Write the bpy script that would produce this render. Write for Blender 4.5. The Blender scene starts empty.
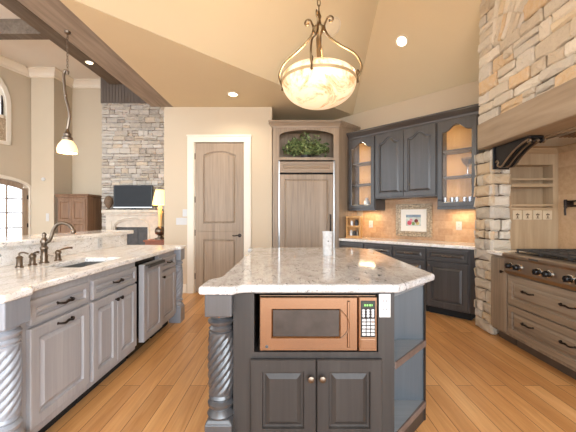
import bpy, bmesh, math, random
from mathutils import Vector, Matrix

R = math.radians
PI = math.pi
S2 = math.sqrt(0.5)
scene = bpy.context.scene
C = scene.collection

# ------------------------------------------------------------------ camera
cam_d = bpy.data.cameras.new('camera')
cam = bpy.data.objects.new('camera', cam_d)
C.objects.link(cam)
cam.location = (0, 0, 1.27)
cam.rotation_euler = (R(90), 0, 0)
cam_d.sensor_width = 36
cam_d.lens = 310 / 576 * 36
cam_d.shift_x = -2 / 576
cam_d.shift_y = 0.5 / 576
cam_d.clip_start = 0.05
scene.camera = cam

# ------------------------------------------------------------------ world, exposure
w = bpy.data.worlds.new('World')
scene.world = w
w.use_nodes = True
bg = w.node_tree.nodes['Background']
bg.inputs[0].default_value = (0.84, 0.92, 1.0, 1)
bg.inputs[1].default_value = 1.0
# sky brightened behind and right of the camera, standing in for unseen windows
_wt = w.node_tree
_tc = _wt.nodes.new('ShaderNodeTexCoord')
_dot = _wt.nodes.new('ShaderNodeVectorMath'); _dot.operation = 'DOT_PRODUCT'
_dot.inputs[1].default_value = Vector((0.62, -0.74, 0.26)).normalized()
_mr = _wt.nodes.new('ShaderNodeMapRange'); _mr.interpolation_type = 'SMOOTHSTEP'
for _k, _v in ((1, 0.35), (2, 0.95), (3, 2.2), (4, 7.4)):
    _mr.inputs[_k].default_value = _v
_wt.links.new(_tc.outputs['Generated'], _dot.inputs[0])
_wt.links.new(_dot.outputs['Value'], _mr.inputs[0])
_wt.links.new(_mr.outputs[0], bg.inputs[1])
scene.view_settings.view_transform = 'Standard'
scene.view_settings.look = 'None'
scene.view_settings.exposure = 0.45
scene.view_settings.gamma = 1
scene.view_settings.use_curve_mapping = False

CAN_W = 20
def light(name, kind, loc, energy, color=(1, 0.86, 0.68), rot=(0, 0, 0), size=0.1, size_y=None, parent=None, spot=120, blend=0.8):
    d = bpy.data.lights.new(name, kind)
    d.energy = energy
    d.color = color
    if kind == 'AREA':
        d.size = size
        if size_y:
            d.shape = 'RECTANGLE'
            d.size_y = size_y
    else:
        d.shadow_soft_size = size
    if kind == 'SPOT':
        d.spot_size = R(spot)
        d.spot_blend = blend
    o = bpy.data.objects.new(name, d)
    C.objects.link(o)
    o.location = loc
    o.rotation_euler = rot
    if parent:
        o.parent = parent
    return o

# ------------------------------------------------------------------ colour and materials
def lin(r, g, b):
    f = lambda c: c / 12.92 if c <= 0.04045 else ((c + 0.055) / 1.055) ** 2.4
    return (f(r / 255), f(g / 255), f(b / 255), 1)

class Mat:
    def __init__(self, name):
        self.m = bpy.data.materials.new(name)
        self.m.use_nodes = True
        self.nt = self.m.node_tree
        self.b = self.nt.nodes['Principled BSDF']
    def n(self, t, **kw):
        x = self.nt.nodes.new(t)
        for k, v in kw.items():
            setattr(x, k, v)
        return x
    def l(self, a, b):
        self.nt.links.new(a, b)
    def coord(self, scale=(1, 1, 1), rot=(0, 0, 0)):
        tc = self.n('ShaderNodeTexCoord')
        mp = self.n('ShaderNodeMapping')
        mp.inputs['Scale'].default_value = scale
        mp.inputs['Rotation'].default_value = rot
        self.l(tc.outputs['Object'], mp.inputs[0])
        return mp.outputs[0]
    def noise(self, vec, scale, detail=4, rough=0.55, dist=0):
        x = self.n('ShaderNodeTexNoise')
        x.inputs['Scale'].default_value = scale
        x.inputs['Detail'].default_value = detail
        x.inputs['Roughness'].default_value = rough
        x.inputs['Distortion'].default_value = dist
        self.l(vec, x.inputs['Vector'])
        return x.outputs['Fac']
    def ramp(self, fac, stops):
        x = self.n('ShaderNodeValToRGB')
        e = x.color_ramp.elements
        e[0].position, e[0].color = stops[0]
        e[1].position, e[1].color = stops[-1]
        for p, c in stops[1:-1]:
            q = e.new(p)
            q.color = c
        self.l(fac, x.inputs[0])
        return x.outputs[0]
    def mix(self, fac, a, b, mode='MIX'):
        x = self.n('ShaderNodeMix', data_type='RGBA', blend_type=mode)
        if isinstance(fac, (int, float)):
            x.inputs[0].default_value = fac
        else:
            self.l(fac, x.inputs[0])
        for i, v in ((6, a), (7, b)):
            if isinstance(v, tuple):
                x.inputs[i].default_value = v
            else:
                self.l(v, x.inputs[i])
        return x.outputs[2]
    def bump(self, h, strength=0.2, dist=0.01):
        x = self.n('ShaderNodeBump')
        x.inputs['Strength'].default_value = strength
        x.inputs['Distance'].default_value = dist
        self.l(h, x.inputs['Height'])
        self.l(x.outputs[0], self.b.inputs['Normal'])
    def base(self, v):
        if isinstance(v, tuple):
            self.b.inputs['Base Color'].default_value = v
        else:
            self.l(v, self.b.inputs['Base Color'])
    def set(self, rough=0.5, metal=0, spec=0.5, coat=0):
        self.b.inputs['Roughness'].default_value = rough
        self.b.inputs['Metallic'].default_value = metal
        self.b.inputs['Specular IOR Level'].default_value = spec
        self.b.inputs['Coat Weight'].default_value = coat
        return self

def plain(name, col, rough=0.5, metal=0, var=0.06, scale=8, spec=0.5, bump=0):
    M = Mat(name)
    v = M.coord()
    f = M.noise(v, scale, 5)
    d = tuple(max(0, c * (1 - 2 * var)) for c in col[:3]) + (1,)
    e = tuple(min(1, c * (1 + 2 * var)) for c in col[:3]) + (1,)
    M.base(M.ramp(f, [(0.3, d), (0.7, e)]))
    M.set(rough, metal, spec)
    if bump:
        M.bump(M.noise(v, scale * 12, 3), bump, 0.003)
    return M.m

def wood(name, a, b, c, axis='z', rough=0.45, spec=0.4, fine=38, worn=None, coat=0):
    M = Mat(name)
    s = {'z': (fine, fine, 1.6), 'x': (1.6, fine, fine), 'y': (fine, 1.6, fine)}[axis]
    v = M.coord(s)
    f1 = M.noise(v, 1.0, 6, 0.6, 0.4)
    s2 = tuple(q * 0.16 for q in s)
    f2 = M.noise(M.coord(s2), 1.0, 3, 0.5, 0.8)
    col = M.ramp(f1, [(0.28, a), (0.5, b), (0.75, c)])
    col = M.mix(0.45, col, M.ramp(f2, [(0.3, a), (0.55, b), (0.75, c)]))
    if worn:
        n = M.noise(M.coord(), 22, 6, 0.7)
        col = M.mix(M.ramp(n, [(0.66, (0, 0, 0, 1)), (0.8, (0.5, 0.5, 0.5, 1))]), col, worn)
    M.base(col)
    M.set(rough, 0, spec, coat)
    M.b.inputs['Coat Roughness'].default_value = 0.22
    M.bump(f1, 0.12, 0.002)
    return M.m

def emit(name, col, strength, veins=None):
    M = Mat(name)
    if veins:
        f = M.noise(M.coord(), 6, 8, 0.7, 1.2)
        cc = M.ramp(f, [(0.36, veins), (0.5, col), (0.9, col)])
        M.l(cc, M.b.inputs['Emission Color'])
        M.base(cc)
    else:
        M.base(col)
        M.b.inputs['Emission Color'].default_value = col
    M.b.inputs['Emission Strength'].default_value = strength
    M.set(0.3)
    return M.m

def granite(name, base, dark, brown, white, rough=0.08, amt=0.6):
    M = Mat(name)
    v = M.coord()
    big = M.noise(M.coord((2.0, 0.8, 1.4), (0, 0, R(32))), 3.2, 8, 0.62, 1.6)
    med = M.noise(M.coord((1, .5, 1), (0, 0, R(35))), 20, 8, 0.75, 0.8)
    spk = M.noise(v, 120, 3, 0.6)
    vein = M.noise(M.coord((1, 0.28, 1), (0, 0, R(33))), 26, 8, 0.75, 1.5)
    c = M.ramp(big, [(0.30, brown), (0.43, base), (0.56, white), (0.7, base)])
    c = M.mix(M.ramp(med, [(0.44, (0, 0, 0, 1)), (0.64, (amt, amt, amt, 1))]), c, brown)
    c = M.mix(M.ramp(spk, [(0.56, (0, 0, 0, 1)), (0.70, (0.7, 0.7, 0.7, 1))]), c, dark)
    c = M.mix(M.ramp(vein, [(0.56, (0, 0, 0, 1)), (0.65, (0.85, 0.85, 0.85, 1))]), c, dark)
    M.base(c)
    M.set(rough, 0, 0.5)
    return M.m

def tilemat(name, cols, mortar, w, h, rot=(0, 0, 0), rough=0.4):
    M = Mat(name)
    v = M.coord((1, 1, 1), rot)
    bt = M.n('ShaderNodeTexBrick')
    bt.offset = 0.5
    M.l(v, bt.inputs['Vector'])
    bt.inputs['Scale'].default_value = 1
    bt.inputs['Brick Width'].default_value = w
    bt.inputs['Row Height'].default_value = h
    bt.inputs['Mortar Size'].default_value = 0.0022
    bt.inputs['Mortar Smooth'].default_value = 0.2
    bt.inputs['Color1'].default_value = (0, 0, 0, 1)
    bt.inputs['Color2'].default_value = (1, 1, 1, 1)
    bt.inputs['Mortar'].default_value = (0.5, 0.5, 0.5, 1)
    c = M.ramp(bt.outputs['Color'], [(0.0, cols[0]), (0.5, cols[1]), (1.0, cols[2])])
    n = M.noise(v, 22, 6, 0.65)
    c = M.mix(0.5, c, M.ramp(n, [(0.3, cols[0]), (0.5, cols[1]), (0.7, cols[2])]))
    c = M.mix(bt.outputs['Fac'], c, mortar)
    M.base(c)
    M.set(rough)
    inv = M.n('ShaderNodeMath', operation='SUBTRACT')
    inv.inputs[0].default_value = 1
    M.l(bt.outputs['Fac'], inv.inputs[1])
    M.bump(inv.outputs[0], 0.4, 0.003)
    return M.m

def stonemat(name):
    M = Mat(name)
    at = M.n('ShaderNodeAttribute', attribute_name='Col')
    v = M.coord()
    n = M.noise(v, 14, 8, 0.65)
    n2 = M.noise(v, 60, 5, 0.7)
    c = M.mix(M.ramp(n, [(0.38, (0, 0, 0, 1)), (0.7, (0.6, 0.6, 0.6, 1))]), at.outputs['Color'], lin(212, 200, 180))
    c = M.mix(M.ramp(n2, [(0.55, (0, 0, 0, 1)), (0.8, (0.4, 0.4, 0.4, 1))]), c, lin(120, 104, 88))
    M.base(c)
    M.set(0.85, 0, 0.25)
    M.bump(M.mix(0.5, n, n2), 0.9, 0.02)
    return M.m

def floormat():
    M = Mat('hickory_floor')
    v = M.coord((1, 1, 1), (0, 0, R(90)))
    bt = M.n('ShaderNodeTexBrick')
    bt.offset = 0.37
    M.l(v, bt.inputs['Vector'])
    for k, x in (('Scale', 1), ('Brick Width', 1.7), ('Row Height', 0.125), ('Mortar Size', 0.0022), ('Mortar Smooth', 0.3)):
        bt.inputs[k].default_value = x
    bt.inputs['Color1'].default_value = (0, 0, 0, 1)
    bt.inputs['Color2'].default_value = (1, 1, 1, 1)
    bt.inputs['Mortar'].default_value = (0.5, 0.5, 0.5, 1)
    g = M.noise(M.coord((26, 1.5, 1)), 1.0, 7, 0.62, 1.3)
    g2 = M.noise(M.coord((7, 0.9, 1)), 1.0, 4, 0.5, 0.6)
    A, B, D = lin(156, 104, 58), lin(206, 150, 92), lin(234, 188, 132)
    c = M.ramp(g, [(0.25, A), (0.5, B), (0.75, D)])
    c = M.mix(0.4, c, M.ramp(g2, [(0.3, A), (0.5, B), (0.7, D)]))
    c = M.mix(0.36, c, M.ramp(bt.outputs['Color'], [(0, A), (0.5, B), (1, D)]))
    c = M.mix(bt.outputs['Fac'], c, lin(92, 54, 26))
    M.base(c)
    M.set(0.3, 0, 0.4)
    M.bump(g, 0.06, 0.002)
    return M.m

def paint(name, col, rough=0.75):
    M = Mat(name)
    v = M.coord()
    f = M.noise(v, 1.3, 3)
    M.base(M.mix(f, tuple(c * 0.96 for c in col[:3]) + (1,), tuple(min(1, c * 1.04) for c in col[:3]) + (1,)))
    M.set(rough, 0, 0.25)
    M.bump(M.noise(v, 220, 2), 0.05, 0.001)
    return M.m

def glassmat(name, col=(1, 1, 1, 1), alpha=0.12, rough=0.03):
    M = Mat(name)
    t = M.n('ShaderNodeBsdfTransparent')
    t.inputs[0].default_value = col
    mx = M.n('ShaderNodeMixShader')
    mx.inputs[0].default_value = alpha
    g = M.n('ShaderNodeBsdfGlossy')
    g.inputs['Roughness'].default_value = rough
    out = M.nt.nodes['Material Output']
    M.l(t.outputs[0], mx.inputs[1])
    M.l(g.outputs[0], mx.inputs[2])
    M.l(mx.outputs[0], out.inputs['Surface'])
    return M.m

def brushed(name, col, rough=0.28, axis=(2, 60, 120)):
    M = Mat(name)
    f = M.noise(M.coord(axis), 3, 4)
    M.base(M.ramp(f, [(0.3, tuple(c * 0.9 for c in col[:3]) + (1,)), (0.7, col)]))
    M.set(rough, 1)
    M.bump(f, 0.03, 0.001)
    return M.m

m_wall = paint('beige_wall_paint', lin(200, 183, 159))
m_ceil = paint('tan_ceiling_paint', lin(214, 198, 166))
m_great = paint('great_room_wall_paint', lin(196, 181, 158))
m_greatceil = paint('great_room_ceiling_paint', lin(226, 220, 210))
m_white = paint('white_trim_paint', lin(230, 220, 203), 0.4)
m_floor = floormat()
gA, gB, gC = lin(150, 147, 148), lin(164, 160, 160), lin(178, 174, 172)
m_gz = wood('grey_stain_vertical', gA, gB, gC, 'z')
m_gx = wood('grey_stain_across', gA, gB, gC, 'x')
tA, tB, tC = lin(122, 107, 91), lin(154, 134, 113), lin(176, 157, 136)
m_tz = wood('taupe_stain_vertical', tA, tB, tC, 'z')
m_tx = wood('taupe_stain_across', tA, tB, tC, 'x')
rA, rB, rC = lin(112, 98, 84), lin(148, 131, 112), lin(176, 158, 137)
m_rz = wood('range_stain_vertical', rA, rB, rC, 'z')
m_rx = wood('range_stain_across', rA, rB, rC, 'x')
kA, kB, kC = lin(58, 55, 54), lin(70, 67, 66), lin(82, 79, 78)
m_kz = wood('charcoal_stain_vertical', kA, kB, kC, 'z', 0.36, 0.5, coat=.4)
m_kx = wood('charcoal_stain_across', kA, kB, kC, 'x', 0.36, 0.5, coat=.4)
iA, iB, iC = lin(42, 38, 35), lin(54, 49, 46), lin(66, 61, 57)
m_iz = wood('island_stain_vertical', iA, iB, iC, 'z', 0.4, 0.35, worn=lin(112, 104, 98), coat=.08)
m_ipost = wood('island_post_stain', lin(52, 52, 54), lin(63, 63, 65), lin(74, 74, 76), 'z', 0.3, 0.6, coat=.8)
m_gpost = wood('column_grey_stain', lin(128, 130, 136), lin(142, 144, 150), lin(156, 157, 162), 'z', 0.35, 0.5, coat=.5)
m_ix = wood('island_stain_across', iA, iB, iC, 'x', 0.34, 0.55)
m_shelf = wood('blue_grey_daylit_shelf', lin(120, 124, 127), lin(132, 136, 139), lin(144, 148, 150), 'x', 0.35, 0.5)  # window light on the shelf tops is put into this lighter blue-grey
m_shelfb = wood('blue_grey_daylit_back', lin(68, 73, 77), lin(76, 81, 86), lin(84, 90, 94), 'z', 0.35, 0.5)  # bluish window light on the shelf back is put into its colour
m_edge = wood('worn_shelf_edge', lin(84, 68, 60), lin(104, 88, 80), lin(124, 108, 100), 'x')
m_beam = wood('weathered_beam', lin(118, 108, 98), lin(154, 142, 130), lin(182, 170, 156), 'y', 0.7, 0.2, 22)
m_beamx = wood('weathered_cross_beam', lin(118, 108, 98), lin(154, 142, 130), lin(182, 170, 156), 'x', 0.7, 0.2, 22)
m_beamd = wood('dark_great_room_beam', lin(84, 74, 64), lin(112, 100, 88), lin(136, 124, 110), 'y', 0.7, 0.2, 22)
m_mantel = wood('mantel_beam', lin(130, 113, 94), lin(158, 139, 117), lin(180, 161, 138), 'y', 0.6, 0.25, 16)
m_board = wood('dark_beadboard', lin(84, 74, 68), lin(104, 94, 86), lin(120, 110, 102), 'z', 0.6, 0.3)
m_oak = wood('niche_oak', lin(152, 128, 100), lin(176, 152, 122), lin(194, 172, 142), 'z', 0.5, 0.35, 20)
m_oakx = wood('niche_oak_across', lin(152, 128, 100), lin(176, 152, 122), lin(194, 172, 142), 'x', 0.5, 0.35, 20)
m_honey = wood('honey_interior', lin(186, 136, 80), lin(208, 160, 104), lin(222, 178, 124), 'z', 0.5, 0.3, 20)
m_brown = wood('armoire_brown', lin(100, 72, 50), lin(134, 102, 76), lin(160, 128, 100), 'z', 0.4)
m_doorb = wood('door_taupe_brown', lin(128, 108, 90), lin(154, 134, 114), lin(172, 152, 132), 'z', 0.45)
m_red = wood('cherry_brown', lin(104, 54, 34), lin(138, 80, 54), lin(160, 100, 70), 'x', 0.4)
m_gran_w = granite('cream_granite', lin(242, 239, 234), lin(126, 116, 108), lin(230, 221, 208), lin(252, 250, 248), amt=0.4)
m_gran_i = granite('grey_white_granite', lin(203, 201, 198), lin(78, 75, 75), lin(184, 176, 170), lin(222, 221, 220))
m_tile = tilemat('travertine_tile', [lin(172, 132, 96), lin(196, 156, 118), lin(212, 178, 144)], lin(196, 162, 126), 0.2, 0.1, (R(90), 0, 0))
m_tile2 = tilemat('travertine_tile_large', [lin(176, 142, 106), lin(196, 162, 126), lin(210, 180, 146)], lin(198, 166, 130), 0.3, 0.3, (R(90), 0, 0))
m_mosaic = tilemat('mosaic_tile', [lin(130, 108, 84), lin(176, 152, 122), lin(214, 196, 168)], lin(180, 158, 130), 0.025, 0.025, (R(90), 0, 0))
m_stone = stonemat('ledge_stone')
m_mortar = plain('stone_mortar', lin(104, 90, 76), 0.9, 0, 0.1, 20, 0.2)
m_ctile = plain('cream_tile', lin(206, 188, 160), .45, 0, .05)
m_motif = plain('brown_motif', lin(112, 94, 78), .5)
m_toe = plain('toe_kick_brown', lin(92, 78, 66), .5)
m_fire = plain('carved_limestone', lin(206, 198, 184), 0.7, 0, 0.05, 10, 0.3)
m_steel = brushed('brushed_steel', lin(150, 120, 97), 0.2)  # brown tint puts the wood floor's reflection into the steel colour
m_sinks = brushed('sink_steel', lin(140, 138, 134), 0.35)
m_steelr = brushed('warm_steel', lin(176, 164, 152), 0.3)
m_steelc = brushed('cool_steel', lin(200, 198, 195), 0.28)
m_chrome = plain('chrome', lin(215, 212, 208), 0.12, 1, 0.02)
m_bronze = plain('oil_rubbed_bronze', lin(52, 44, 40), 0.38, 0.8, 0.1)
m_pewter = plain('aged_pewter', lin(118, 104, 90), 0.3, 0.9, 0.1)
m_brass = plain('antique_bronze_metal', lin(112, 90, 62), 0.38, 0.9, 0.12)
m_litring = plain('lit_ring_metal', lin(206, 182, 142), .3, .6, .05)  # lamplight on the bowl ring is put into this paler metal colour
m_black = plain('black_plastic', lin(22, 22, 24), 0.25)
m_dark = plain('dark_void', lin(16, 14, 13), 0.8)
m_iron = plain('cast_iron', lin(72, 70, 69), 0.5, 0.4, 0.1)
m_corbel = plain('black_iron_corbel', lin(46, 44, 46), 0.35, 0.6, 0.1)
m_scroll = plain('pale_iron_rib', lin(150, 132, 112), 0.35, 0.8, 0.1)  # lighter brown metal for alternate corbel ribs
m_plate = plain('white_plastic', lin(200, 199, 197), 0.35, 0, 0.01)
m_grey = plain('grey_slot', lin(70, 68, 66), 0.5)
m_pane = glassmat('window_glass', (1, 1, 1, 1), 0.08)
m_seed = glassmat('seeded_glass', (0.97, 0.97, 0.98, 1), 0.03, 0.15)
m_mwglass = plain('microwave_window', lin(66, 60, 56), 0.14, 0.3, 0.2, 5)
m_screen = plain('tv_screen', lin(26, 26, 28), 0.15, 0, 0.05, spec=0.25)
m_leaf = plain('leaf_green', lin(118, 134, 84), 0.45, 0, 0.4, 30)
_M = Mat('leaf_mixed')
_a = _M.n('ShaderNodeAttribute', attribute_name='Col')
_M.base(_a.outputs['Color'])
_M.set(0.45)
m_leafc = _M.m
m_mat = plain('picture_mat', lin(242, 234, 222), 0.8, 0, 0.01)
m_frame = plain('carved_gilt_frame', lin(182, 164, 140), 0.45, 0.15, 0.25, 40, 0.5, 0.8)
m_shade = emit('lamp_shade_glow', lin(255, 214, 140), 1.5)
m_alab = emit('alabaster_glow', lin(250, 226, 188), 0.42, lin(206, 152, 96))
m_opal = emit('opal_glass_glow', lin(255, 222, 172), 0.6)
m_can = emit('lamp_glow', lin(255, 236, 200), 9)
m_grn = emit('green_display', lin(120, 190, 90), 0.5)
m_ceramic = plain('silver_ceramic', lin(226, 224, 222), 0.2, 0.25, 0.08, 30)
m_speaker = plain('speaker_grille', lin(226, 212, 186), 0.7, 0, 0.02)
m_glassware = glassmat('glassware', (0.96, 0.97, 1, 1), 0.35, 0.05)

# ------------------------------------------------------------------ mesh builder
class MB:
    def __init__(self):
        self.v, self.f, self.c, self.cur = [], [], [], (1, 1, 1, 1)
    def vert(self, p):
        self.v.append(tuple(p))
        return len(self.v) - 1
    def face(self, ids):
        self.f.append(tuple(ids))
        self.c.append(self.cur)
    def box(self, x0, x1, y0, y1, z0, z1):
        i = len(self.v)
        for z in (z0, z1):
            for x, y in ((x0, y0), (x1, y0), (x1, y1), (x0, y1)):
                self.v.append((x, y, z))
        for q in ((0, 3, 2, 1), (4, 5, 6, 7), (0, 1, 5, 4), (1, 2, 6, 5), (2, 3, 7, 6), (3, 0, 4, 7)):
            self.face([i + k for k in q])
        return self
    def loft(self, rings, cap0=True, cap1=True, close=False):
        n = len(rings[0])
        ids = [[self.vert(p) for p in r] for r in rings]
        m = len(ids)
        for a in range(m if close else m - 1):
            A, B = ids[a], ids[(a + 1) % m]
            for k in range(n):
                self.face((A[k], A[(k + 1) % n], B[(k + 1) % n], B[k]))
        if not close:
            if cap0:
                self.face(ids[0][::-1])
            if cap1:
                self.face(ids[-1])
        return self
    def prism(self, poly, z0, z1):
        return self.loft([[(x, y, z0) for x, y in poly], [(x, y, z1) for x, y in poly]])
    def prism_x(self, poly, x0, x1):            # poly in (y, z)
        return self.loft([[(x0, y, z) for y, z in poly], [(x1, y, z) for y, z in poly]])
    def prism_y(self, poly, y0, y1):            # poly in (x, z)
        return self.loft([[(x, y0, z) for x, z in poly], [(x, y1, z) for x, z in poly]])
    def lathe(self, prof, cx=0, cy=0, cz=0, seg=20, axis='z', cap0=True, cap1=True):
        rings = []
        for r, h in prof:
            ring = []
            for k in range(seg):
                a = 2 * PI * k / seg
                u, v = r * math.cos(a), r * math.sin(a)
                if axis == 'z':
                    ring.append((cx + u, cy + v, cz + h))
                elif axis == 'y':
                    ring.append((cx + u, cy + h, cz + v))
                else:
                    ring.append((cx + h, cy + u, cz + v))
            rings.append(ring)
        return self.loft(rings, cap0, cap1)
    def sphere(self, c, r, seg=14, rings=8, sx=1, sy=1, sz=1):
        prof = []
        rr = []
        for i in range(rings + 1):
            t = -PI / 2 + PI * i / rings
            q = max(math.cos(t), 0.02)
            rr.append([(c[0] + r * sx * q * math.cos(2 * PI * k / seg), c[1] + r * sy * q * math.sin(2 * PI * k / seg), c[2] + r * sz * math.sin(t)) for k in range(seg)])
        return self.loft(rr)
    def tube(self, pts, r, seg=8, smooth=True):
        P = [Vector(p) for p in pts]
        if smooth and len(P) > 2:
            Q = []
            for i in range(len(P) - 1):
                p0, p1, p2, p3 = P[max(i - 1, 0)], P[i], P[i + 1], P[min(i + 2, len(P) - 1)]
                for k in range(4):
                    t = k / 4
                    Q.append(0.5 * ((2 * p1) + (-p0 + p2) * t + (2 * p0 - 5 * p1 + 4 * p2 - p3) * t * t + (-p0 + 3 * p1 - 3 * p2 + p3) * t ** 3))
            Q.append(P[-1])
            P = Q
        rad = r if callable(r) else (lambda t: r)
        T = (P[1] - P[0]).normalized()
        ref = Vector((0, 0, 1)) if abs(T.z) < 0.9 else Vector((1, 0, 0))
        U = T.cross(ref).normalized()
        rings = []
        n = len(P)
        for i, p in enumerate(P):
            if 0 < i < n - 1:
                T = (P[i + 1] - P[i - 1]).normalized()
            elif i == n - 1 and n > 1:
                T = (P[i] - P[i - 1]).normalized()
            U = (U - T * U.dot(T)).normalized()
            V = T.cross(U)
            q = rad(i / max(1, n - 1))
            rings.append([tuple(p + (U * math.cos(2 * PI * k / seg) + V * math.sin(2 * PI * k / seg)) * q) for k in range(seg)])
        return self.loft(rings)
    def xform(self, M, start=0):
        for i in range(start, len(self.v)):
            self.v[i] = tuple(M @ Vector(self.v[i]))
        return self
    def build(self, name, mat, parent=None, bevel=0, seg=2, smooth=False, loc=None, rotz=0, color=False, solid=0):
        me = bpy.data.meshes.new(name)
        me.from_pydata(self.v, [], self.f)
        bm = bmesh.new()
        bm.from_mesh(me)
        bmesh.ops.recalc_face_normals(bm, faces=bm.faces)
        bm.to_mesh(me)
        bm.free()
        if color:
            a = me.color_attributes.new('Col', 'FLOAT_COLOR', 'CORNER')
            for p, col in zip(me.polygons, self.c):
                for li in p.loop_indices:
                    a.data[li].color = col
        me.materials.append(mat)
        if smooth:
            for p in me.polygons:
                p.use_smooth = True
            me.set_sharp_from_angle(angle=R(42))
        o = bpy.data.objects.new(name, me)
        C.objects.link(o)
        if loc:
            o.location = loc
        if rotz:
            o.rotation_euler = (0, 0, rotz)
        if parent:
            o.parent = parent
        if bevel:
            b = o.modifiers.new('b', 'BEVEL')
            b.width = bevel
            b.segments = seg
            b.limit_method = 'ANGLE'
            b.angle_limit = R(40)
            if seg > 2:
                for p in me.polygons:
                    p.use_smooth = True
                me.set_sharp_from_angle(angle=R(60))
        if solid:
            s = o.modifiers.new('s', 'SOLIDIFY')
            s.thickness = solid
            s.offset = 0
        return o

def thing(name, label, cat, loc=(0, 0, 0), rotz=0, group=None):
    o = bpy.data.objects.new(name, None)
    C.objects.link(o)
    o.empty_display_size = 0.1
    o.location = loc
    o.rotation_euler = (0, 0, rotz)
    return tag(o, label, cat, group)

def tag(o, label, cat, group=None):
    o['label'] = label
    o['category'] = cat
    if group:
        o['group'] = group
    return o

def struct(o, label=None, cat=None):
    o['kind'] = 'structure'
    if label:
        o['label'] = label
        o['category'] = cat
    return o

def part_label(o, s):
    o['label'] = s
    return o

def copy_tree(o, parent=None):
    c = o.copy()
    C.objects.link(c)
    if parent:
        c.parent = parent
    for ch in [x for x in C.objects if x.parent is o]:
        copy_tree(ch, c)
    return c

def clip(poly, a, b, c):                        # keep a*x + b*y <= c
    out = []
    for i in range(len(poly)):
        p, q = poly[i], poly[(i + 1) % len(poly)]
        dp, dq = a * p[0] + b * p[1] - c, a * q[0] + b * q[1] - c
        if dp <= 0:
            out.append(p)
        if dp * dq < 0:
            t = dp / (dp - dq)
            out.append((p[0] + (q[0] - p[0]) * t, p[1] + (q[1] - p[1]) * t))
    return out

# ================================================================== THE ROOM
ZC = 3.10       # flat kitchen ceiling
ZG = 4.94       # great room ceiling

mb = MB()
mb.box(-9.5, 4.2, -5.0, 9.2, -0.06, 0)
struct(mb.build('floor', m_floor), 'hickory plank floor running away from the camera', 'floor')

# kitchen ceiling: flat border and a pyramid vault turned 45 degrees
PITCH = 0.80 * S2
facets = {
    'A': (lambda x, y: x - y + 4.43, 1),
    'B': (lambda x, y: 6.68 - x - y, 1),
    'C': (lambda x, y: x + y + 0.43, 1),
    'D': (lambda x, y: 2.68 - x + y, 1),
}
room = [(-1.94, -1.6), (2.96, -1.6), (2.96, 3.6), (1.13, 5.55), (-1.94, 5.55)]
fa = facets
coef = {'A': (1, -1, 4.43), 'B': (-1, -1, 6.68), 'C': (1, 1, 0.43), 'D': (-1, 1, 2.68)}
mb = MB()
for k, (a, b, c) in coef.items():
    poly = [(-6, -6), (9, -6), (9, 9), (-6, 9)]
    poly = clip(poly, -a, -b, c)                # s_k >= 0
    for j, (a2, b2, c2) in coef.items():
        if j != k:                              # s_k <= s_j
            poly = clip(poly, a - a2, b - b2, c2 - c)
    poly = clip(poly, -1, 0, 1.94)
    poly = clip(poly, 1, 0, 2.96)
    poly = clip(poly, 0, -1, 1.6)
    if len(poly) > 2:
        mb.face([mb.vert((x, y, ZC + PITCH * (a * x + b * y + c))) for x, y in poly])
for poly in ([(-1.94, 2.49), (1.125, 5.555), (1.3, 6.05), (-1.94, 6.05)],
             [(-1.94, 1.51), (-1.94, -1.6), (1.17, -1.6)],
             [(1.17, -1.6), (2.96, -1.6), (2.96, 0.28), (1.125, -1.555)]):
    mb.face([mb.vert((x, y, ZC)) for x, y in poly])
struct(mb.build('ceiling', m_ceil, solid=0.02), 'tan vaulted kitchen ceiling with a flat border', 'ceiling')

# pantry wall with a door opening, and the walls around the fridge recess
mb = MB()
DX0, DX1, DZ = -1.585, -0.76, 2.50
mb.box(-2.09, DX0, 5.15, 5.29, 0, ZC).box(DX1, -0.30, 5.15, 5.29, 0, ZC).box(DX0, DX1, 5.15, 5.29, DZ, ZC)
mb.box(-0.42, -0.30, 5.29, 5.95, 0, ZC)
struct(mb.build('wall_pantry', m_wall), 'beige wall around the pantry door', 'wall')
mb = MB()
mb.box(-2.09, -1.97, 5.29, 8.4, 0, ZC)
mb.box(-0.42, 0.95, 5.95, 6.07, 0, ZC)
struct(mb.build('wall_back', m_wall))
mb = MB()                                        # 45 degree wall behind the dark cabinets
mb.prism([(0.78, 5.90), (2.98, 3.70), (3.06, 3.78), (0.86, 5.98)], 0, 3.14)
struct(mb.build('wall_diagonal', m_wall), 'beige wall above and behind the charcoal cabinets', 'wall')
mb = MB()                                        # backsplash tiles on it
mb.box(0.15, 3.06, -0.012, 0, 0.915, 1.56)
struct(mb.build('backsplash_panel', m_tile, loc=(0.775 + 0.559 * S2, 5.115 + 0.559 * S2, 0), rotz=R(-45)), 'tan travertine tile backsplash under the charcoal wall cabinets', 'backsplash')
mb = MB()
mb.box(2.92, 3.04, -1.6, 3.62, 0, 3.6)
struct(mb.build('wall_right', m_wall))
mb = MB()
mb.box(2.905, 2.92, 1.0, 3.36, 0.915, 2.0)
o = struct(mb.build('range_backsplash', m_tile2), 'large tan tile behind the range', 'backsplash')

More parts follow.
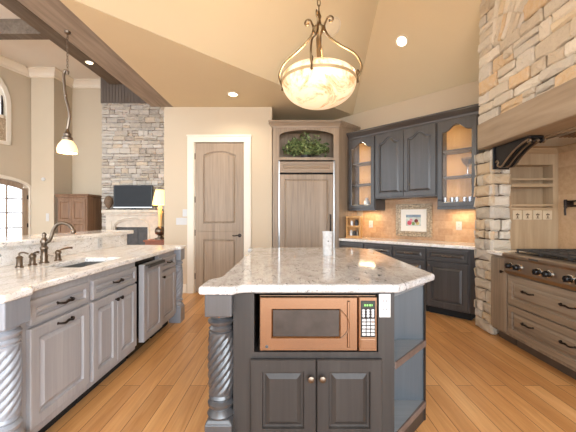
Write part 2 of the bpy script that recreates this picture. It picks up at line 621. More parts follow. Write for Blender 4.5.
# great room shell
def wall_z(poly, name, m, z0=0, z1=ZG, label=None):
    mb = MB()
    mb.prism(poly, z0, z1)
    return struct(mb.build(name, m), label, 'wall' if label else None)
wall_z([(-5.9, 8.4), (-1.97, 8.4), (-1.97, 8.54), (-5.9, 8.54)], 'wall_far', m_great, label='far beige great room wall behind the wooden armoire')
wall_z([(-6.47, 7.75), (-5.9, 7.75), (-5.9, 8.54), (-6.47, 8.54)], 'wall_pier', m_great, label='beige wall pier with the thermostat')
mb = MB()
mb.prism([(-9.5, -4.9), (-1.95, -4.9), (-1.95, 8.6), (-9.5, 8.6)], ZG, ZG + 0.05)
struct(mb.build('ceiling_great_room', m_greatceil), 'pale high great room ceiling', 'ceiling')
mb = MB()                                        # wall above the header, between the two rooms
mb.box(-2.2, -1.94, -1.6, 8.4, ZC + 0.1, ZG)
struct(mb.build('wall_header', m_great))

# wall with the arched door and the tall window: local x runs away from the camera
LW = thing('wall_left', 'beige great room wall with arched glazed door', 'wall', (-6.5, 7.83, 0), math.atan2(0.968, 0.2525))
struct(LW)
def arch(x0, x1, zs, zc, n=12):
    c, hw = (x0 + x1) / 2, (x1 - x0) / 2
    return [(c + hw * math.cos(PI * k / n), zs + (zc - zs) * math.sin(PI * k / n)) for k in range(n + 1)]
mb = MB()
dA = arch(-1.9, -0.09, 1.96, 2.17)               # right to left
wA = arch(-1.75, -0.60, 3.9, 4.55)
def cell(x0, x1, z0, z1):
    mb.box(x0, x1, 0, 0.16, z0, z1)
cell(-3.0, -1.9, 0, ZG)
cell(-0.09, 0.02, 0, ZG)
cell(-1.9, -0.09, 2.17, 3.62)
cell(-1.9, -1.75, 3.62, ZG); cell(-0.60, -0.09, 3.62, ZG)
cell(-1.75, -0.60, 4.62, ZG)
for pts, top in ((dA, 2.17), (wA, 4.62)):
    for (xa, za), (xb, zb) in zip(pts, pts[1:]):
        if abs(xa - xb) > 1e-4:
            mb.prism_y([(xa, za), (xa, top + 0.0005), (xb, top + 0.0005), (xb, zb)], 0, 0.16)
mb.build('wall_panel', m_great, LW)
def band(outer, inner, y0, y1):
    b = MB()
    n = len(outer)
    for k in range(n - 1):
        b.prism_y([outer[k], outer[k + 1], inner[k + 1], inner[k]], y0, y1)
    return b
out = [(-0.02, 0)] + arch(-1.97, -0.02, 1.96, 2.25) + [(-1.97, 0)]
inn = [(-0.09, 0)] + dA + [(-1.9, 0)]
band(out, inn, -0.03, 0.02).build('casing', m_white, LW)
out = [(-0.50, 2.95)] + arch(-1.83, -0.50, 3.9, 4.66) + [(-1.83, 2.95)]
inn = [(-0.60, 3.03)] + wA + [(-1.75, 3.03)]
b = band(out, inn, -0.03, 0.02)
b.box(-1.83, -0.50, -0.03, 0.02, 2.95, 3.03).box(-1.75, -0.66, -0.03, 0.02, 3.55, 3.62)
b.build('window_casing', m_white, LW)
b = MB(); b.box(-1.75, -0.60, -0.012, 0, 3.03, 3.55)
part_label(b.build('mosaic_panel', m_mosaic, LW), 'mosaic tile panel under the tall window')
# window bars and glass
WN = thing('window_1', 'tall arched window with black bars high on the wall', 'window', (-6.5, 7.83, 0), math.atan2(0.968, 0.2525))
struct(WN)
b = MB()
for x in (-1.73, -1.48, -1.205, -0.90, -0.62):
    b.box(x - 0.014, x + 0.014, 0.06, 0.09, 3.62, 4.1 if abs(x + 1.205) > 0.5 else 4.42)
for z in (3.64, 3.9, 4.15, 4.38):
    b.box(-1.74 + max(0, (z - 3.95) * .55), -0.67 - max(0, (z - 3.95) * .55), 0.06, 0.09, z - 0.014, z + 0.014)
b.build('window_frame', m_bronze, WN)
b = MB(); b.prism_y([(-1.75, 3.62), (-0.60, 3.62)] + wA[1:-1], 0.095, 0.1)
b.build('glass_pane', m_pane, WN)
# arched double door
DR = thing('door_2', 'arched brown double door with glass panes', 'door', (-6.5, 7.83, 0), math.atan2(0.968, 0.2525))
struct(DR)
def door_leaf(x0, x1, sgn):
    b = MB()
    top = lambda x: 1.96 + 0.21 * math.sqrt(max(0, 1 - ((x + 0.995) / 0.905) ** 2)) - 0.012
    st = 0.11
    b.box(x0, x0 + st, 0.03, 0.08, 0.01, min(top(x0), top(x0 + st)))
    b.box(x1 - st, x1, 0.03, 0.08, 0.01, min(top(x1), top(x1 - st)))
    b.box(x0 + st, x1 - st, 0.03, 0.08, 0.01, 0.3)
    n = 8
    for k in range(n):
        xa, xb = x0 + st + (x1 - x0 - 2 * st) * k / n, x0 + st + (x1 - x0 - 2 * st) * (k + 1) / n
        b.prism_y([(xa, top(xa)), (xa, top(xa) - 0.12), (xb, top(xb) - 0.12), (xb, top(xb))], 0.03, 0.08)
    xm = (x0 + x1) / 2
    b.box(xm - 0.012, xm + 0.012, 0.04, 0.07, 0.3, top(xm) - 0.1)
    for z in (0.64, 1.0, 1.36, 1.7):
        b.box(x0 + st, x1 - st, 0.04, 0.07, z - 0.012, z + 0.012)
    f = b.build('door_leaf', m_doorb, DR)
    b = MB()
    b.box(x0 + st, x1 - st, 0.05, 0.056, 0.3, top(x0 if sgn < 0 else x1) - 0.06)
    b.build('glass_pane', m_pane, f)
    b = MB()
    xh = x0 + 0.05 if sgn > 0 else x1 - 0.05
    b.tube([(xh, 0.03, 1.02), (xh, -0.02, 1.02), (xh + 0.1 * sgn, -0.02, 1.02)], 0.011, 8, False)
    b.box(xh - 0.025, xh + 0.025, 0.02, 0.03, 0.92, 1.16)
    b.build('door_handle', m_bronze, f)
    b = MB()
    xg = x1 if sgn > 0 else x0
    for z in (0.3, 1.05, 1.75):
        b.box(xg - 0.02, xg + 0.02, 0.015, 0.03, z - 0.05, z + 0.05)
    b.build('hinge', m_bronze, f)
door_leaf(-0.993, -0.095, 1)
door_leaf(-1.895, -0.997, -1)

# crown mouldings of the great room
def crown(path, z_top, prof, name, m=m_white, label=None):
    # prof: (offset into the room, drop) pairs; path runs with the room on its right hand side
    b = MB()
    P = [Vector((p[0], p[1])) for p in path]
    rings = []
    for i, p in enumerate(P):
        d0 = (P[i] - P[i - 1]).normalized() if i else None
        d1 = (P[i + 1] - P[i]).normalized() if i < len(P) - 1 else None
        nn = []
        for d in (d0, d1):
            if d is not None:
                nn.append(Vector((d.y, -d.x)))
        n = nn[0] if len(nn) == 1 else (nn[0] + nn[1]) / (1 + nn[0].dot(nn[1]))
        rings.append([(p.x + n.x * o, p.y + n.y * o, z_top - dz) for o, dz in prof])
    b.loft(rings)
    return struct(b.build(name, m), label, 'moulding' if label else None)
PR = [(0, 0), (0.14, 0), (0.14, 0.025), (0.11, 0.04), (0.05, 0.10), (0.03, 0.14), (0.03, 0.18), (0, 0.20)]
lx = lambda t: (-6.5 + 0.2525 * t, 7.83 + 0.968 * t)
crown([lx(-3), lx(-0.05), (-6.47, 7.75), (-5.9, 7.75), (-5.9, 8.4), (-4.89, 8.4)], ZG, PR, 'trim_1', label='white crown moulding around the great room')

# header beam between the rooms, great room beams
mb = MB(); mb.box(-2.30, -1.935, -1.6, 5.15, ZC - 0.012, ZC + 0.28)
struct(mb.build('beam_header', m_beam, bevel=0.008), 'weathered wooden header beam at the edge of the kitchen ceiling', 'beam')
mb = MB(); mb.box(-4.62, -4.30, -1.6, 7.95, 4.66, ZG)
struct(mb.build('beam_great_room', m_beamd, bevel=0.008), 'long weathered beam high on the great room ceiling', 'beam')
mb = MB(); mb.box(-8.8, -4.62, 5.75, 5.95, 4.66, ZG)
mb.box(-4.30, -2.2, 5.75, 5.95, 4.66, ZG)
struct(mb.build('beam_cross', m_beamd, bevel=0.008), 'cross beam on the great room ceiling', 'beam')

# baseboards and chair rail plate beside the pantry door
mb = MB(); mb.box(-2.09, -1.71, 5.13, 5.15, 0, 0.15); mb.box(-0.645, -0.30, 5.13, 5.15, 0, 0.15)
struct(mb.build('baseboard_pantry', m_white, bevel=0.004))

# ------------------------------------------------------------------ stonework
WARM = [lin(210, 198, 180), lin(218, 207, 190), lin(200, 184, 162), lin(222, 202, 170), lin(206, 176, 138), lin(204, 196, 186), lin(194, 180, 160), lin(226, 216, 200), lin(198, 190, 178), lin(212, 200, 182)]
COOL = [lin(186, 180, 172), lin(198, 193, 186), lin(174, 167, 158), lin(170, 167, 163), lin(196, 182, 164), lin(206, 203, 198), lin(160, 153, 146), lin(190, 186, 181)]

PALE = [lin(206, 196, 180), lin(216, 208, 196), lin(196, 184, 166), lin(190, 182, 172), lin(204, 180, 148)]

def one_stone(b, poly, depth, rnd, bev, col, T):
    # poly in wall coordinates (u, v); T(u, v, out) -> point
    b.cur = col
    cu = sum(p[0] for p in poly) / len(poly)
    cv = sum(p[1] for p in poly) / len(poly)
    def shrink(d):
        q = []
        for u, v in poly:
            du, dv = u - cu, v - cv
            L = math.hypot(du, dv) or 1
            q.append((u - du / L * d, v - dv / L * d))
        return q
    r0 = [T(u, v, 0) for u, v in poly]
    r1 = [T(u, v, depth - bev + rnd.uniform(-.004, .004)) for u, v in poly]
    r2 = [T(u, v, depth + rnd.uniform(-.006, .006)) for u, v in shrink(bev * 1.4)]
    ids = [[b.vert(p) for p in r] for r in (r0, r1, r2)]
    n = len(poly)
    for A, B in zip(ids, ids[1:]):
        for k in range(n):
            b.face((A[k], A[(k + 1) % n], B[(k + 1) % n], B[k]))
    c = b.vert(T(cu, cv, depth + rnd.uniform(-.004, .012)))
    for k in range(n):
        b.face((ids[2][k], ids[2][(k + 1) % n], c))

def rough_rect(u0, u1, v0, v1, rnd, j):
    pts = []
    jj = lambda: rnd.uniform(-j, j)
    cut = min(u1 - u0, v1 - v0) * 0.14
    for (u, v, du, dv) in ((u0, v0, 1, 1), (u1, v0, -1, 1), (u1, v1, -1, -1), (u0, v1, 1, -1)):
        a = (u + du * cut * rnd.uniform(.2, 1.2), v + jj())
        c = (u + jj(), v + dv * cut * rnd.uniform(.2, 1.2))
        if (du, dv) in ((1, 1), (-1, -1)):
            pts += [c, a]
        else:
            pts += [a, c]
    um = (u0 + u1) / 2
    pts.insert(2, (um + jj() * 3, v0 + jj()))
    pts.insert(7, (um + jj() * 3, v1 + jj()))
    return pts

def stone_field(b, T, U0, U1, V0, V1, rows, lens, depth, pal, rnd, gap=0.005, j=0.004, skip=None, bev=0.012):
    v = V0
    while v < V1 - 0.01:
        h = rnd.uniform(*rows)
        if v + h > V1 - rows[0] * 0.6:
            h = V1 - v
        u = U0
        while u < U1 - 0.01:
            L = rnd.uniform(*lens)
            if u + L > U1 - lens[0] * 0.7:
                L = U1 - u
            cells = [(u, u + L, v, v + h)]
            if h > rows[1] * 0.72 and rnd.random() < 0.45:
                k = rnd.uniform(.4, .6)
                cells = [(u, u + L, v, v + h * k), (u, u + L, v + h * k, v + h)]
            for a, c, d, e in cells:
                if skip and skip((a + c) / 2, (d + e) / 2):
                    continue
                col = rnd.choice(pal)
                f = rnd.uniform(.88, 1.1)
                one_stone(b, rough_rect(a + gap, c - gap, d + gap, e - gap, rnd, j), depth + rnd.uniform(-.012, .014), rnd, bev, tuple(x * f for x in col[:3]) + (1,), T)
            u += L
        v += h

# stone chimney breast over the range: front plane X = 2.15
rnd = random.Random(5)
mb = MB()
mb.box(2.18, 2.92, -1.0, 3.53, 2.27, 4.9)
struct(mb.build('wall_stone_core', m_mortar), 'mortar bed of the stone chimney breast', 'wall')
b = MB()
FY, FZ = 3.36, 2.62
def in_fan(y, z):
    d = math.hypot(y - FY, z - FZ)
    a = math.degrees(math.atan2(FY - y, z - FZ))
    return 0.56 < d < 0.92 and 9 < a < 47
T = lambda u, v, o: (2.18 - o, 3.53 - u, v)
stone_field(b, T, 0, 4.4, 2.28, 4.88, (0.075, 0.17), (0.12, 0.42), 0.035, WARM, rnd, gap=.003, j=.007, skip=lambda u, v: in_fan(3.53 - u, v))
for k in range(7):                               # slanted arch stones
    a0, a1 = R(7 + 6 * k + 0.3), R(7 + 6 * (k + 1) - 0.3)
    for d0, d1 in ((0.50, 0.73), (0.735, 0.97)):
        d0 += rnd.uniform(-.02, .0)
        pts = []
        for d, a in ((d0, a0), (d0, a1), ((d0 + d1) / 2, a1 + rnd.uniform(-.01, .01)), (d1, a1), (d1, a0), ((d0 + d1) / 2, a0 + rnd.uniform(-.01, .01))):
            pts.append((3.53 - (FY - d * math.sin(a)), FZ + d * math.cos(a)))
        one_stone(b, pts, 0.04, rnd, 0.01, rnd.choice(WARM), T)
T2 = lambda u, v, o: (2.18 + u, 3.53 + o, v)
stone_field(b, T2, 0, 0.7, 2.28, 4.88, (0.1, 0.17), (0.2, 0.45), 0.03, WARM, rnd)
struct(b.build('wall_stone', m_stone, color=True), 'tan ledge stone chimney breast above the range', 'wall')

# stone pillar at the end of the range run
mb = MB(); mb.box(2.19, 2.37, 3.37, 3.57, 0, 2.0)
def pillar(y0, y1, name, lab):
    mb = MB(); mb.box(2.19, 2.36, y0 + .04, y1 - .03, 0, 2.0)
    core = mb.build(name, m_mortar)
    b = MB()
    z = 0.0
    flip = 0
    while z < 1.98:
        h = rnd.uniform(.085, .16)
        if z + h > 1.9:
            h = 1.99 - z
        for (Tx, U) in ((lambda u, v, o: (2.19 - o, y1 - u, v), y1 - y0), (lambda u, v, o: (2.15 + u, y0 + .04 - o, v), 0.22), (lambda u, v, o: (2.37 - u, y1 - .03 + o, v), 0.22)):
            cuts = [0, U] if rnd.random() < .35 else [0, U * rnd.uniform(.4, .6), U]
            for a, c in zip(cuts, cuts[1:]):
                col = rnd.choice(PALE)
                one_stone(b, rough_rect(a + .003, c - .003, z + .004, z + h - .004, rnd, .009), .04 + rnd.uniform(-.016, .012), rnd, .018, col, Tx)
        z += h
    s = b.build('stone_facing', m_stone, core, color=True)
    struct(core, lab, 'pillar')
pillar(3.31, 3.62, 'stone_pillar', 'tan stone pillar between charcoal cabinets and the range')

# great room chimney breast
rnd = random.Random(11)
mb = MB(); mb.box(-4.85, -2.35, 8.05, 8.4, 0, 4.2)
struct(mb.build('chimney_wall_core', m_mortar))
b = MB()
stone_field(b, lambda u, v, o: (-4.88 + u, 8.05 - o, v), 0, 2.55, 0.0, 4.2, (0.06, 0.15), (0.1, 0.36), 0.03, COOL, rnd, gap=.003, j=.007, bev=0.012)
stone_field(b, lambda u, v, o: (-4.85 - o, 8.38 - u, v), 0, 0.33, 0.0, 4.2, (0.08, 0.15), (0.14, 0.3), 0.03, COOL, rnd, bev=0.014)
struct(b.build('chimney_wall', m_stone, color=True), 'grey ledge stone chimney breast behind the television', 'wall')
b = MB(); b.box(-4.89, -2.35, 8.0, 8.4, 4.2, ZG)
for k in range(32):
    x = -4.89 + 2.54 * k / 32
    b.box(x + .008, x + .073, 7.985, 8.0, 4.21, ZG - .01)
struct(b.build('beadboard_wall_panel', m_board, bevel=.004), 'dark beadboard panel above the grey chimney stone', 'panel')

# mantel beam over the range
mb = MB(); mb.box(2.075, 2.36, 0.4, 3.44, 2.01, 2.285)
struct(mb.build('beam_mantel', m_mantel, bevel=0.012, seg=3), 'thick wooden mantel beam under the stone chimney breast', 'beam')
# side wall of the range alcove, hood soffit and its trim
mb = MB(); mb.box(2.37, 2.92, 3.50, 3.60, 0, 2.3)
struct(mb.build('wall_range_side', m_wall))
mb = MB(); mb.box(2.36, 2.92, 0.9, 3.43, 2.0, 2.27)
struct(mb.build('hood_soffit_ceiling', m_oak), 'wooden underside of the hood above the range', 'soffit')
mb = MB()
mb.prism_x([(3.36, 2.0), (3.30, 2.0), (3.31, 1.985), (3.345, 1.955), (3.36, 1.95)], 2.36, 2.905)
mb.prism_y([(2.905, 2.0), (2.845, 2.0), (2.855, 1.985), (2.89, 1.955), (2.905, 1.95)], 1.0, 3.36)
struct(mb.build('trim_2', m_oakx), 'wooden cove trim at the top of the range alcove', 'trim')

# bar half wall behind the sink with granite splash
mb = MB(); mb.box(-2.22, -2.075, 0.7, 3.90, 0, 1.05)
struct(mb.build('bar_wall', m_wall), 'half wall carrying the raised bar', 'wall')
mb = MB(); mb.box(-2.075, -2.05, 0.7, 3.90, 0.915, 1.05)
struct(mb.build('splash_panel', m_gran_w), 'cream granite splash behind the sink', 'backsplash')

# ================================================================== CABINET PIECES
def outline(x0, x1, z0, z1, inset, A, y, n=17, cath=True):
    xa, xb = x0 + inset, x1 - inset
    c, hw = (xa + xb) / 2, (xb - xa) / 2
    pts = [(xa, y, z0 + inset), (xb, y, z0 + inset)]
    if A is None:
        pts += [(xb, y, z1 - inset), (xa, y, z1 - inset)]
        return pts
    for k in range(n):
        u = 1 - 2 * k / (n - 1)
        if cath:
            s = 0.5 * (1 + math.cos(PI * min(1, abs(u) / .82)))
        else:
            s = 1 - u * u
        pts.append((c + hw * u, y, z1 - inset - A * (1 - s)))
    return pts

def raised(b, x0, x1, z0, z1, t=.025, stile=.055, A=None, cath=True, g=.015):
    L = A
    O = 0 if A is not None else None
    o = lambda i, y, a: outline(x0, x1, z0, z1, i, a, y, cath=cath)
    b.loft([o(0, -.001, O), o(0, -t + .004, O), o(.004, -t, O), o(stile, -t, L), o(stile + .004, -t + g - .001, L), o(stile + .015, -t + g, L), o(stile + .038, -t + .001, L)])
    return b

def open_frame(b, x0, x1, z0, z1, t=.022, stile=.055, A=None):
    O = 0 if A is not None else None
    o = lambda i, y, a: outline(x0, x1, z0, z1, i, a, y)
    b.loft([o(0, -.001, O), o(0, -t + .004, O), o(.004, -t, O), o(stile - .008, -t, A), o(stile, -t + .008, A), o(stile, -.001, A)], close=True)
    return b

def pull(parent, x, z, L=.11, y=-.022, mat=None):
    b = MB()
    h = L / 2
    b.tube([(x - h, y + .001, z), (x - h, y - .018, z), (x - h * .55, y - .030, z - .004), (x, y - .028, z + .003), (x + h * .55, y - .030, z - .004), (x + h, y - .018, z), (x + h, y + .001, z)], lambda t: .0045 + .003 * math.sin(PI * t), 8)
    b.sphere((x, y - .028, z + .002), .009, 10, 6, 1.5)
    for s in (-1, 1):
        b.lathe([(.010, 0), (.008, -.006)], x + s * h, y + .001, z, 10, 'y')
    return b.build('drawer_pull', mat or m_bronze, parent, smooth=True)

def knob(parent, x, z, y=-.022, mat=None, r=.015):
    b = MB()
    b.lathe([(.006, .002), (.006, -.014), (r * .8, -.017), (r, -.024), (r * .9, -.031), (r * .4, -.035)], x, y, z, 14, 'y')
    return b.build('knob', mat or m_bronze, parent, smooth=True)

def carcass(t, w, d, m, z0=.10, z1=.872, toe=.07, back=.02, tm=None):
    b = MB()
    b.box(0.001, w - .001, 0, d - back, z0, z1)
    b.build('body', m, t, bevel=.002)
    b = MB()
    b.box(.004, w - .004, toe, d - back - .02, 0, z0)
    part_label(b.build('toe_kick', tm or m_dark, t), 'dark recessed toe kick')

def spiral_post(t, w, mat, z0=0.0, base=.2, cap0=.745, top=.875, lobes=9, twist=15.0):
    h = w / 2
    b = MB()
    b.box(-h, h, -h, h, cap0, top)
    b.build('post_cap', mat, t, bevel=.006, seg=2)
    b = MB()
    s0, s1 = base + .12, cap0 - .09
    R0 = w * .47
    seg = 90
    rings = []
    prof = []
    # lower rings, shaft, upper rings
    lower = [(h * .95, base), (h * 1.02, base + .012), (h * .85, base + .03), (h * .72, base + .04), (h * .95, base + .055), (h * .98, base + .07), (h * .74, base + .085), (h * .9, base + .1), (h * .82, base + .115)]
    upper = [(h * .82, s1 + .005), (h * .9, s1 + .018), (h * .74, s1 + .032), (h * .95, s1 + .048), (h * .98, s1 + .06), (h * .72, s1 + .072), (h * .95, s1 + .086), (h * .95, s1 + .0895)]
    def ring(r, z, f):
        out = []
        for k in range(seg):
            a = 2 * PI * k / seg
            g = abs(math.sin(lobes / 2 * (a - twist * z)))
            q = r * (1 - .17 * f * (1 - g ** .7))
            out.append((q * math.cos(a), q * math.sin(a), z))
        return out
    for r, z in lower:
        rings.append(ring(r, z, 0))
    N = 60
    for k in range(N + 1):
        u = k / N
        z = s0 + (s1 - s0) * u
        f = min(1, 8 * u, 8 * (1 - u))
        rings.append(ring(R0 * (.97 + .10 * math.sin(PI * u)), z, f))
    for r, z in upper:
        rings.append(ring(r, z, 0))
    b.loft(rings)
    b.build('spiral_shaft', mat, t, smooth=True)
    b = MB()
    b.box(-h, h, -h, h, .0, base - .02)
    b.loft([[(-h, -h, base - .02), (h, -h, base - .02), (h, h, base - .02), (-h, h, base - .02)], [(-h * .8, -h * .8, base), (h * .8, -h * .8, base), (h * .8, h * .8, base), (-h * .8, h * .8, base)]])
    b.build('post_base', mat, t, bevel=.005)

# ================================================================== SINK RUN (faces +X)
RL = R(90)
XL = -1.37
# drawer cabinet closest to the camera
t = thing('base_cabinet', 'grey-washed cabinet with drawer over single door beside thick spiral column', 'cabinet', (XL, 1.578, 0), RL)
wd = .52
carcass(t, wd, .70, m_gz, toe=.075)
b = MB(); raised(b, .03, wd - .02, .70, .83, stile=.034)
dr = b.build('drawer', m_gx, t); pull(dr, .275, .768)
b = MB(); raised(b, .03, wd - .02, .155, .682)
dr = b.build('door', m_gz, t); pull(dr, .275, .650)
# sink cabinet
t = thing('sink_cabinet', 'grey-washed sink cabinet with wide false drawer over two doors', 'cabinet', (XL, 2.10, 0), RL)
wd = .64
b = MB()
b.box(.001, wd - .001, 0, .02, .10, .872).box(.001, .02, .02, .66, .10, .872).box(wd - .02, wd - .001, .02, .66, .10, .872).box(.02, wd - .02, .64, .66, .10, .872).box(.02, wd - .02, .02, .64, .10, .12)
b.build('body', m_gz, t)
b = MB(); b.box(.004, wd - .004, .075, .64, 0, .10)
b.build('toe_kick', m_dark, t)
b = MB(); raised(b, .02, wd - .02, .70, .83, stile=.034)
dr = b.build('drawer', m_gx, t); pull(dr, wd / 2, .768)
b = MB(); raised(b, .02, wd / 2 - .002, .14, .682)
dr = b.build('door', m_gz, t); knob(dr, wd / 2 - .03, .632)
b = MB(); raised(b, wd / 2 + .002, wd - .02, .14, .682)
dr = b.build('door', m_gz, t); knob(dr, wd / 2 + .03, .632)
# trash compactor with a wooden front, standing a little proud of the run
t = thing('trash_compactor', 'panel-front compactor with bar handle and black side gap', 'compactor', (XL, 2.745, 0), RL)
b = MB(); b.box(.0, .465, .03, .64, .10, .87).box(.02, .445, .08, .62, 0, .10)
b.build('body', m_black, t)
for z in (.25, .42, .59, .74, .83):
    b = MB(); b.box(.012, .03, .022, .031, z, z + .018)
    b.build('slide_clip', m_steelc, t)
b = MB(); raised(b, .06, .46, .13, .83, t=.05, stile=.06)
dr = b.build('front_panel', m_gz, t)
b = MB()
b.box(.08, .44, -.09, -.049, .818, .83).box(.08, .44, -.09, -.078, .80, .83)
b.build('bar_handle', m_grey, dr, bevel=.004)
# far cabinet
t = thing('base_cabinet', 'grey-washed cabinet with small drawer and single door beside compactor', 'cabinet', (XL, 3.225, 0), RL)
wd = .45
carcass(t, wd, .66, m_gz, toe=.075)
b = MB(); raised(b, .02, wd - .02, .70, .83, stile=.034)
dr = b.build('drawer', m_gx, t); pull(dr, wd / 2, .768, .10)
b = MB(); raised(b, .02, wd - .02, .13, .682)
dr = b.build('door', m_gz, t); knob(dr, .05, .63)
# columns
t = thing('turned_column', 'grey-washed spiral column at the near end of the sink counter', 'column', (-1.375, 1.487, 0))
spiral_post(t, .145, m_gpost)
t = thing('turned_column', 'grey-washed spiral column at the pantry end of the sink counter', 'column', (-1.375, 3.765, 0))
spiral_post(t, .145, m_gpost)
# counter with the sink cut-out
SX0, SX1, SY0, SY1 = -1.77, -1.47, 2.17, 2.68
def ring_slab(outer, hole, z0, z1):
    bm = bmesh.new()
    def loop(pts, z):
        vs = [bm.verts.new((x, y, z)) for x, y in pts]
        es = [bm.edges.new((vs[i], vs[(i + 1) % len(vs)])) for i in range(len(vs))]
        return vs, es
    me = bpy.data.meshes.new('slab')
    for z in (z0, z1):
        vo, eo = loop(outer, z)
        vh, eh = loop(hole, z)
        bmesh.ops.triangle_fill(bm, edges=eo + eh, use_beauty=True)
        if z == z0:
            lo, lh = vo, vh
    for A, B in ((lo, vo), (lh, vh)):
        for i in range(len(A)):
            k = (i + 1) % len(A)
            bm.faces.new((A[i], A[k], B[k], B[i]))
    bmesh.ops.recalc_face_normals(bm, faces=bm.faces)
    bmesh.ops.dissolve_limit(bm, angle_limit=.01, verts=bm.verts, edges=bm.edges)
    bm.to_mesh(me)
    bm.free()
    return me
outer = [(-2.05, 1.395), (-1.29, 1.395), (-1.29, 1.56), (-1.335, 1.60), (-1.335, 3.64), (-1.295, 3.68), (-1.295, 3.86), (-1.32, 3.885), (-2.05, 3.885)]
hole = [(SX0, SY0), (SX1, SY0), (SX1, SY1), (SX0, SY1)]
me = ring_slab(outer, hole, .875, .915)
me.materials.append(m_gran_w)
o = bpy.data.objects.new('countertop', me)
C.objects.link(o)
bv = o.modifiers.new('b', 'BEVEL'); bv.width = .012; bv.segments = 3; bv.limit_method = 'ANGLE'; bv.angle_limit = R(40)
tag(o, 'long cream granite countertop holding the sink and faucet', 'countertop')
# sink bowl
t = thing('sink', 'stainless undermount sink set in cream granite', 'sink', ((SX0 + SX1) / 2, (SY0 + SY1) / 2, .70))
b = MB()
hx, hy = (SX1 - SX0) / 2, (SY1 - SY0) / 2
rr = lambda f, z: [(-hx * f, -hy * f, z), (hx * f, -hy * f, z), (hx * f, hy * f, z), (-hx * f, hy * f, z)]
b.loft([[(x * 1.08, y * 1.05, .174) for x, y, z in rr(1, 0)], rr(1.0, .174), rr(.97, .02), rr(.9, .005)], cap0=False)
b.build('bowl', m_sinks, t, solid=.003)
b = MB(); b.lathe([(.045, .006), (.045, .012), (.03, .012), (.028, .009)], 0, 0, 0, 20)
b.build('drain', m_chrome, t, smooth=True)
# faucet and its companions
FX, FYY = -1.88, 2.37
t = thing('faucet', 'tall bronze gooseneck faucet behind the sink', 'faucet', (FX, FYY, .915))
b = MB()
b.lathe([(.034, 0), (.034, .006), (.026, .012), (.023, .03), (.026, .05), (.022, .06), (.022, .10), (.027, .108), (.027, .118), (.018, .13), (.022, .15), (.026, .165), (.020, .185), (.012, .195), (.012, .205), (.016, .215), (.012, .228), (.004, .235)], 0, 0, 0, 18)
b.build('faucet_body', m_pewter, t, smooth=True)
b = MB()
b.tube([(0, 0, .155), (.035, .0, .165), (.055, .0, .20), (.07, .0, .25), (.105, .0, .295), (.155, .0, .305), (.20, .0, .285), (.222, .0, .25)], .0125, 12)
b.lathe([(.013, .0), (.018, .012), (.017, .03), (.013, .034)], .223, 0, .222, 14)
b.build('spout', m_pewter, t, smooth=True)
fau = t
def tap_handle(x, y, sgn):
    b = MB()
    b.lathe([(.028, 0), (.028, .006), (.020, .012), (.018, .05), (.023, .058), (.023, .07), (.015, .08), (.008, .088)], x, y, 0, 16)
    h = b.build('handle', m_pewter, fau, smooth=True)
    b = MB()
    b.tube([(x, y, .076), (x + .02, y + sgn * .02, .088), (x + .045, y + sgn * .05, .097), (x + .06, y + sgn * .075, .096)], lambda q: .007 + .002 * q, 8)
    b.build('lever', m_pewter, h, smooth=True)
tap_handle(-.005, -.10, -.3)
tap_handle(.01, .13, 1)
t = thing('soap_dispenser', 'bronze soap dispenser at the near end of the faucet set', 'soap dispenser', (-1.885, 2.16, .915))
b = MB(); b.lathe([(.026, 0), (.026, .006), (.018, .012), (.018, .06), (.022, .068), (.012, .08)], 0, 0, 0, 16)
b.build('pump_body', m_pewter, t, smooth=True)
b = MB(); b.tube([(0, 0, .075), (0, 0, .098), (.03, .0, .104), (.06, 0, .095)], .006, 8)
b.build('pump_spout', m_pewter, t, smooth=True)
# raised bar top
b = MB(); b.prism([(-2.46, .7), (-2.0, .7), (-2.0, 3.97), (-2.03, 4.0), (-2.46, 4.0)], 1.05, 1.095)
o = b.build('bar_top', m_gran_w, bevel=.012, seg=3)
tag(o, 'raised cream granite bar top behind the sink', 'countertop')

def outlet_plate(name, label, loc, rotz, w=.072, h=.116, kind='outlet', group=None):
    t = thing(name, label, 'outlet' if kind == 'outlet' else 'switch', loc, rotz, group)
    b = MB(); b.box(-w / 2, w / 2, -.006, 0, -h / 2, h / 2)
    b.build('cover_plate', m_plate, t, bevel=.003)
    if kind == 'outlet':
        for s in (-1, 1):
            b = MB(); b.lathe([(.016, -.006), (.016, -.008), (.014, -.0085)], 0, 0, s * .022, 16, 'y')
            so = b.build('socket', m_plate, t)
            b = MB()
            b.box(-.008, -.005, -.0095, -.008, s * .022 - .002, s * .022 + .009).box(.005, .008, -.0095, -.008, s * .022 - .002, s * .022 + .009)
            b.box(-.002, .002, -.0095, -.008, s * .022 - .011, s * .022 - .007)
            b.build('slot', m_grey, so)
    else:
        n = max(1, int(w / .05))
        for k in range(n):
            x = (k - (n - 1) / 2) * .046
            b = MB(); b.box(x - .015, x + .015, -.010, -.006, -.032, .032)
            b.build('rocker', m_plate, t, bevel=.002)
    return t
outlet_plate('wall_outlet', 'white outlet plate on the granite splash behind the sink', (-2.049, 3.34, .985), RL, .075, .10)

# ================================================================== ISLAND
t = thing('kitchen_island', 'worn charcoal island with microwave nook, two doors and corner shelves', 'kitchen island', (0, 1.64, 0))
IY = 0.0
b = MB()
b.box(-.30, -.19, 0, .42, 0, .872).box(.466, .552, 0, .42, 0, .872).box(-.19, .466, 0, .42, 0, .553).box(-.19, .466, 0, .42, .862, .872)
b.prism([(-.375, .08), (-.30, .08), (-.30, .42), (.552, .42), (.552, .31), (.845, .31), (.845, 1.62), (.76, 1.74), (-.375, 1.74)], 0, .872)
b.build('island_body', m_iz, t)
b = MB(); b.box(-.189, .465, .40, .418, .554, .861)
part_label(b.build('nook_back', m_dark, t), 'dark back of the microwave nook')
